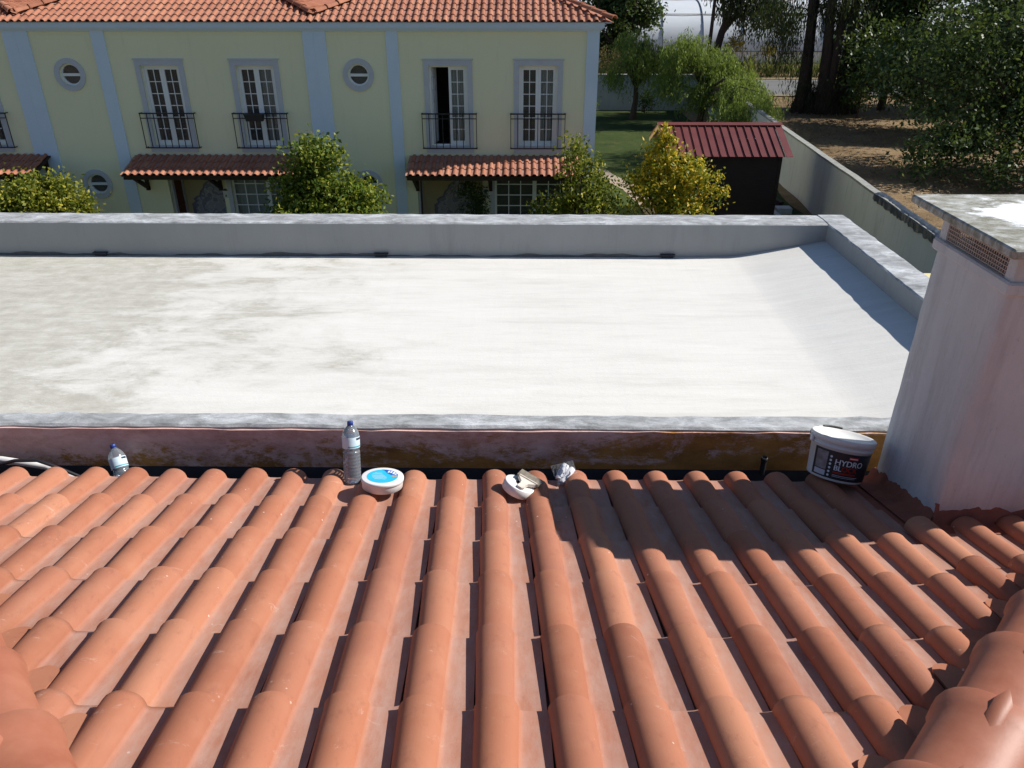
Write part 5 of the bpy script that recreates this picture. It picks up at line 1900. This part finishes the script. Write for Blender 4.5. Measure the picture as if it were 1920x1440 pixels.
def bottle(label, level):
    t = thing('water_bottle', label, 'bottle')
    prof = [(0.001, 0.006), (0.030, 0.003), (0.038, 0.0), (0.0435, 0.006)]
    z = 0.012
    while z < 0.165:                         # ribs
        prof += [(0.0440, z), (0.0440, z + 0.010), (0.0422, z + 0.014)]
        z += 0.018
    prof += [(0.0405, 0.172), (0.0412, 0.180), (0.0442, 0.190), (0.0442, 0.248), (0.0436, 0.256), (0.0395, 0.270), (0.030, 0.287), (0.0195, 0.299), (0.0140, 0.304), (0.0140, 0.3085)]
    mb = MB(); mb.lathe(prof, 36)
    obj('bottle_body', mb, M_PET, t)
    mb = MB()
    wp = [(0.0, 0.006)] + [(max(r - 0.0016, 0.001), zz) for (r, zz) in prof if 0.002 < zz < level] + [(0.040, level), (0.0, level + 0.0005)]
    mb.lathe(wp, 36)
    obj('water', mb, M_WATER, t)
    mb = MB()
    mb.lathe([(0.0448, 0.190), (0.0450, 0.192), (0.0450, 0.246), (0.0448, 0.248)], 36)
    lb = obj('bottle_label', mb, M_LABEL, t)
    mb = MB()
    mb.lathe([(0.0453, 0.195), (0.0453, 0.2015)], 24, True, 0, 2.0, -1.9)
    obj('label_band', mb, M_TEAL, lb)
    mb = MB()
    mb.lathe([(0.0453, 0.232), (0.0453, 0.243)], 10, True, 0, 0.75, -0.9)
    obj('label_logo', mb, M_LOGO, lb)
    mb = MB()
    mb.lathe([(0.0, 0.3265), (0.0135, 0.3265), (0.0150, 0.3250), (0.0152, 0.3065), (0.0, 0.3065)], 24)
    mb.lathe([(0.0163, 0.3045), (0.0163, 0.3065), (0.013, 0.3065)], 24)
    obj('cap', mb, M_CAP, t)
    return t


b1 = bottle('tall clear water bottle standing upright on the tiles beside the blue labelled tub', 0.182)
p = on_roof(-0.868, (E0.y - 3.315) / CA, 0.021)
set_axes(b1, Z1 + Vector((-0.01, 0.03, 0)), p, (math.cos(0.2), math.sin(0.2), 0))
b2 = bottle('clear water bottle leaning in the gutter, its lower half hidden by the tiles', 0.215)
set_axes(b2, (-0.34, 0.47, 0.82), (-2.150, 3.470, 4.755), (math.cos(0.3), math.sin(0.3), 0))

M_WPLAST = simple('white_plastic', (0.78, 0.77, 0.75), (0.72, 0.71, 0.69), 18, 0.45, 0.03, 0.002, 0.5)
M_CYAN = simple('cyan_label', (0.02, 0.44, 0.66), (0.03, 0.50, 0.70), 25, 0.45, 0.02, 0.001)
M_NAVY = simple('navy_label', (0.02, 0.09, 0.40), (0.03, 0.12, 0.48), 25, 0.45, 0.02, 0.001)
M_WHITEINK = simple('white_print', (0.75, 0.80, 0.83), (0.7, 0.75, 0.8), 25, 0.5, 0.02, 0.001)
M_ORANGE = simple('orange_print', (0.72, 0.38, 0.06), (0.66, 0.32, 0.05), 25, 0.5, 0.02, 0.001)

tub = thing('round_tub', 'white round tub with a bright blue label lying across the tile rolls', 'tub')
mb = MB()
mb.lathe([(0.0, 0.0), (0.094, 0.0), (0.0995, 0.004), (0.1025, 0.040)], 48)
obj('tub_body', mb, M_WPLAST, tub)
mb = MB()
mb.lathe([(0.1015, 0.036), (0.1048, 0.037), (0.1050, 0.050), (0.1030, 0.0545), (0.099, 0.0555), (0.0, 0.0555)], 48)
ld = obj('tub_lid', mb, M_WPLAST, tub)
mb = MB(); mb.disc(0.077, 0.0562, 48)
lb = obj('lid_label', mb, M_CYAN, tub)
mb = MB()
ar = [(0.076 * math.cos(a), 0.076 * math.sin(a)) for a in [R(8) + R(95) * i / 14 for i in range(15)]]
inner = [(0.052 - 0.054 * i / 8, 0.006 + 0.010 * math.sin(i / 8 * 3.1) + 0.062 * (i / 8) ** 1.6) for i in range(1, 8)]
pts = ar + [(0.0, 0.064)] + [(0.018, 0.035), (0.040, 0.017)]
mb.add([(q[0], q[1], 0.0567) for q in pts], [tuple(range(len(pts)))])
obj('label_swoosh', mb, M_NAVY, lb)
mb = MB()
for (x, y, ww, hh) in ((0.022, 0.052, 0.009, 0.022), (0.035, 0.049, 0.010, 0.02), (0.049, 0.039, 0.010, 0.024), (0.060, 0.028, 0.009, 0.016)):
    mb.add([(x - ww / 2, y - hh / 2, 0.0572), (x + ww / 2, y - hh / 2, 0.0572), (x + ww / 2 + 0.003, y + hh / 2, 0.0572), (x - ww / 2 + 0.003, y + hh / 2, 0.0572)], [(0, 1, 2, 3)])
for (x0_, x1_, y) in ((-0.045, -0.008, 0.030), (-0.052, 0.0, 0.018), (-0.055, 0.012, 0.002), (-0.050, 0.02, -0.010), (-0.045, 0.025, -0.022), (-0.035, 0.02, -0.036)):
    mb.add([(x0_, y, 0.0567), (x1_, y, 0.0567), (x1_, y + 0.0028, 0.0567), (x0_, y + 0.0028, 0.0567)], [(0, 1, 2, 3)])
lp = mb
for q in range(len(lp.f)):
    mb = MB(); mb.add([lp.v[i] for i in lp.f[q]], [(0, 1, 2, 3)])
    obj('label_print', mb, M_WHITEINK, lb)
mb = MB()
mb.add([(0.045, -0.004, 0.0569), (0.074, 0.004, 0.0569), (0.071, 0.016, 0.0569), (0.050, 0.009, 0.0569)], [(0, 1, 2, 3)])
obj('label_patch', mb, M_ORANGE, lb)
p = on_roof(-0.683, (E0.y - 3.155) / CA, 0.060)
set_axes(tub, Vector((0.05, 0.165, 1.0)), p)

# roll of tape, tilted against a tile roll, with a scraper lying on it
roll = thing('tape_roll', 'white tape roll tilted in a tile channel under a scraper', 'tape')
mb = MB()
mb.lathe([(0.024, 0.0), (0.077, 0.0), (0.080, 0.003), (0.080, 0.044), (0.077, 0.047), (0.024, 0.047), (0.024, 0.0)], 44)
obj('tape', mb, M_WPLAST, roll)
mb = MB()
mb.lathe([(0.0238, 0.001), (0.0238, 0.046), (0.020, 0.046), (0.020, 0.001), (0.0238, 0.001)], 32)
obj('core', mb, simple('card_core', (0.10, 0.085, 0.07), (0.07, 0.06, 0.05), 30, 0.9), roll)
ax = (Z1 + X1 * 0.42 + Vector((0, -0.10, 0))).normalized()
pr_ = on_roof(-0.016, (E0.y - 3.140) / CA, 0.045)
set_axes(roll, ax, pr_)
scr = thing('scraper', 'used paint scraper with grey blade and white handle lying on a tape roll', 'scraper')
M_BLADE = simple('stained_steel', (0.24, 0.21, 0.165), (0.12, 0.10, 0.08), 60, 0.8, 0.3, 0.001, 0.3)
mb = MB()
mb.hexa([(-0.060, 0.020, 0.0), (0.060, 0.020, 0.0), (0.068, 0.098, 0.0), (-0.068, 0.098, 0.0), (-0.060, 0.020, 0.0135), (0.060, 0.020, 0.0135), (0.068, 0.098, 0.0012), (-0.068, 0.098, 0.0012)])
obj('blade', mb, M_BLADE, scr)
mb = MB()
out = [(-0.054, 0.036), (-0.052, 0.020), (-0.034, 0.002), (-0.020, -0.012), (-0.016, -0.034), (-0.020, -0.058), (-0.012, -0.068), (0.012, -0.068), (0.020, -0.058), (0.016, -0.034), (0.020, -0.012), (0.034, 0.002), (0.052, 0.020), (0.054, 0.036)]
k = len(out)
mb.add([(x, y, -0.005) for x, y in out] + [(x * 0.93, y * 0.97, 0.012) for x, y in out],
       [tuple(range(k)), tuple(range(2 * k - 1, k - 1, -1))] + [((i + 1) % k, i, i + k, (i + 1) % k + k) for i in range(k)])
obj('handle', mb, simple('dirty_white_handle', (0.66, 0.61, 0.55), (0.55, 0.49, 0.42), 30, 0.6, 0.05, 0.002), scr)
x_, y_, z_ = frame(ax)
pc = pr_ + z_ * 0.060 + x_ * 0.020 - y_ * 0.008
a = R(-24)
set_axes(scr, z_ + y_ * -0.16 - x_ * 0.1, pc, x_ * math.cos(a) + y_ * math.sin(a))

# clear sachet with white cloths
bag = thing('plastic_bag', 'small clear plastic bag holding white cloths on the tile edge', 'bag')
rg = np.random.default_rng(9)
mb = MB()
nx, ny = 9, 9
for sg in (1, -1):
    vs = []
    for j in range(ny):
        for i in range(nx):
            u, v = i / (nx - 1) * 2 - 1, j / (ny - 1) * 2 - 1
            e = (1 - abs(u) ** 3) * (1 - abs(v) ** 3)
            vs.append((u * 0.060 + rg.normal() * 0.0012, v * 0.062 + rg.normal() * 0.0012, sg * 0.019 * e + (rg.normal() * 0.003 * e)))
    f = [(j * nx + i, j * nx + i + 1, (j + 1) * nx + i + 1, (j + 1) * nx + i) for j in range(ny - 1) for i in range(nx - 1)]
    mb.add(vs, f if sg > 0 else [q[::-1] for q in f], False)
obj('film', mb, mat_clear('crinkled_film', (0.98, 0.985, 0.99), 0.10, 0.2, 0.05), bag)
M_CLOTH = simple('white_cloth', (0.74, 0.73, 0.75), (0.62, 0.61, 0.64), 30, 0.9, 0.6, 0.006)
for (c0, c1, rr) in (((-0.040, -0.026), (0.020, 0.046), 0.024), ((-0.030, -0.044), (0.044, 0.012), 0.023), ((-0.042, -0.045), (0.0, -0.03), 0.018)):
    mb = MB()
    pts, rad_ = [], []
    for i in range(9):
        s = i / 8
        pts.append((c0[0] + (c1[0] - c0[0]) * s + rg.normal() * 0.0015, c0[1] + (c1[1] - c0[1]) * s, rg.normal() * 0.001))
        rad_.append(rr * (0.35 + 0.65 * math.sin(PI * (0.12 + 0.8 * s)) ** 0.5) * (1 + rg.normal() * 0.06))
    mb.tube(pts, rad_, 9)
    mb.v = [(q[0], q[1], q[2] * 0.70) for q in mb.v]
    obj('cloth', mb, M_CLOTH, bag)
p = on_roof(0.235, (E0.y - 3.335) / CA, 0.072)
a = R(17)
set_axes(bag, Vector((-0.05, -0.50, 1.0)), p, (math.cos(a), math.sin(a), 0))

# bucket
bk = thing('paint_bucket', 'white plastic bucket of roof coating leaning beside the chimney', 'bucket')
RB, RT, HB = 0.136, 0.149, 0.212
mb = MB()
mb.lathe([(0.0, 0.006), (RB - 0.012, 0.006), (RB - 0.008, 0.0), (RB - 0.002, 0.0), (RB, 0.006), (RT - 0.002, HB - 0.045), (RT + 0.004, HB - 0.043), (RT + 0.004, HB - 0.036), (RT - 0.001, HB - 0.034), (RT, HB)], 56)
obj('bucket_body', mb, M_WPLAST, bk)
mb = MB()
mb.lathe([(RT + 0.002, HB - 0.022), (RT + 0.0085, HB - 0.021), (RT + 0.009, HB + 0.004), (RT + 0.006, HB + 0.008), (RT - 0.004, HB + 0.008), (RT - 0.009, HB - 0.001), (0.0, HB - 0.003)], 56)
obj('lid', mb, M_WPLAST, bk)
mb = MB()
hp = []
for i in range(21):
    t = PI * i / 20
    hp.append((math.cos(t) * (RT + 0.014), math.sin(t) * (RT + 0.004), HB - 0.028 + 0.040 * math.sin(t)))
mb.tube(hp, 0.0022, 6)
hd = obj('handle', mb, simple('bail_wire', (0.35, 0.35, 0.36), (0.3, 0.3, 0.31), 30, 0.4, 0.02, 0.001, 0.5, metal=0.6), bk)
mb = MB()
mb.tube(hp[8:13], 0.0075, 8)
obj('grip', mb, M_IRON, hd)
for sg in (1, -1):
    mb = MB()
    mb.cbox(sg * (RT + 0.009) - 0.006, sg * (RT + 0.009) + 0.006, -0.014, 0.014, HB - 0.045, HB - 0.014, 0.003)
    obj('handle_lug', mb, M_WPLAST, bk)


def wrap(z, ang_, off):
    r = RB + (RT - 0.002 - RB) * z / (HB - 0.045) + off
    return (r * math.cos(ang_), r * math.sin(ang_), z)


A0 = R(-90 - 12)             # label centre direction


def label_patch(name, a0, a1, z0, z1, off, mat, par, n=16):
    mb = MB()
    vs = []
    for i in range(n + 1):
        t = A0 + (a0 + (a1 - a0) * i / n) / RT
        vs += [wrap(z0, t, off), wrap(z1, t, off)]
    mb.add(vs, [(2 * i, 2 * i + 2, 2 * i + 3, 2 * i + 1) for i in range(n)], True)
    return obj(name, mb, mat, par)


def text_verts(body, size):
    cu = bpy.data.curves.new('lettering', 'FONT')
    cu.body = body
    cu.size = size
    cu.resolution_u = 3
    to = bpy.data.objects.new('lettering', cu)
    COL.objects.link(to)
    bpy.context.view_layer.update()
    me = bpy.data.meshes.new_from_object(to.evaluated_get(bpy.context.evaluated_depsgraph_get()))
    vs = [tuple(v.co) for v in me.vertices]
    fs = [tuple(q.vertices) for q in me.polygons]
    bpy.data.objects.remove(to); bpy.data.curves.remove(cu); bpy.data.meshes.remove(me)
    return vs, fs


M_BLACKL = simple('black_label', (0.016, 0.017, 0.022), (0.026, 0.026, 0.032), 20, 0.35, 0.02, 0.001, 0.5)
M_REDINK = simple('red_print', (0.50, 0.035, 0.02), (0.44, 0.03, 0.02), 20, 0.45, 0.02, 0.001)
M_PHOTO = simple('label_photo', (0.16, 0.12, 0.12), (0.34, 0.32, 0.33), 26, 0.45, 0.02, 0.001, local=True)
lab = label_patch('bucket_label', -0.165, 0.190, 0.012, 0.156, 0.0012, M_BLACKL, bk, 24)
label_patch('label_photo', -0.148, -0.083, 0.052, 0.145, 0.0018, M_PHOTO, lab)
label_patch('label_photo', -0.148, -0.083, 0.020, 0.047, 0.0018, M_STONE, lab)
label_patch('brand_box', 0.018, 0.068, 0.126, 0.142, 0.0018, M_REDINK, lab, 6)
label_patch('brand_line', 0.022, 0.064, 0.1315, 0.1365, 0.0023, M_WHITEINK, lab, 6)
for i in range(6):
    mb = MB()
    vs = [wrap(0.126 - i * 0.0195 + 0.0062 * math.sin(2 * PI * k / 10), A0 + (-0.066 + 0.0062 * math.cos(2 * PI * k / 10)) / RT, 0.002) for k in range(10)]
    mb.add(vs, [tuple(range(10))])
    obj('icon_dot', mb, M_WHITEINK, lab)
for (txt, x, z, size, mat) in (('HYDRO', -0.046, 0.090, 0.042, M_WHITEINK), ('BL', -0.046, 0.060, 0.038, M_WHITEINK), ('OCK', -0.006, 0.060, 0.038, M_REDINK)):
    vs, fs = text_verts(txt, size)
    mb = MB()
    mb.add([wrap(z + v[1], A0 + (x + v[0] * 1.0) / RT, 0.0022) for v in vs], fs)
    # embolden: a second copy shifted a little
    mb.add([wrap(z + v[1], A0 + (x + 0.0018 + v[0]) / RT, 0.0024) for v in vs], fs)
    obj('lettering', mb, mat, lab)
label_patch('red_line', -0.044, 0.075, 0.045, 0.053, 0.0018, M_REDINK, lab, 10)
label_patch('fine_print', -0.044, 0.090, 0.034, 0.0365, 0.0018, M_STONE, lab, 10)
label_patch('fine_print', -0.044, 0.080, 0.027, 0.0292, 0.0018, M_STONE, lab, 10)
axb = (Z1 * math.cos(R(9)) + X1 * math.sin(R(9)) + Vector((0, 0.02, 0))).normalized()
set_axes(bk, axb, on_roof(1.625, (E0.y - 3.335) / CA, 0.068))

# stub pipe, cables in the gutter
mb = MB()
mb.tube([(0, 0, -0.03), (0, 0, 0.075)], 0.0155, 14)
mb.lathe([(0.0165, 0.060), (0.0185, 0.061), (0.0185, 0.082), (0.013, 0.083), (0.013, 0.06)], 14)
o = obj('vent_pipe', mb, M_IRON, None, (1.365, 3.655, 4.862))
tag(o, 'short black pipe stub rising from the gutter by the ochre wall', 'pipe')
mb = MB()
mb.tube([(-4.2, 3.60, 4.90), (-3.2, 3.57, 4.955), (-2.85, 3.55, 4.965), (-2.6, 3.53, 4.935), (-2.42, 3.51, 4.86), (-2.2, 3.50, 4.838)], 0.019, 8)
o = obj('white_pipe', mb, M_WPLAST)
tag(o, 'white plastic pipe lying in the gutter below the ochre wall', 'pipe')
mb = MB()
mb.tube([(-4.0, 3.46, 4.94), (-3.1, 3.46, 4.955), (-2.86, 3.45, 4.98), (-2.70, 3.445, 5.028), (-2.58, 3.445, 5.030), (-2.49, 3.45, 4.985), (-2.40, 3.46, 4.925), (-2.30, 3.47, 4.86), (-2.1, 3.50, 4.842)], 0.0095, 8)
o = obj('black_cable', mb, M_IRON)
tag(o, 'black cable looping over a tile end into the gutter', 'cable')
print('objects', len(bpy.data.objects), 'tris', sum(len(o.data.polygons) for o in bpy.data.objects if o.type == 'MESH'))
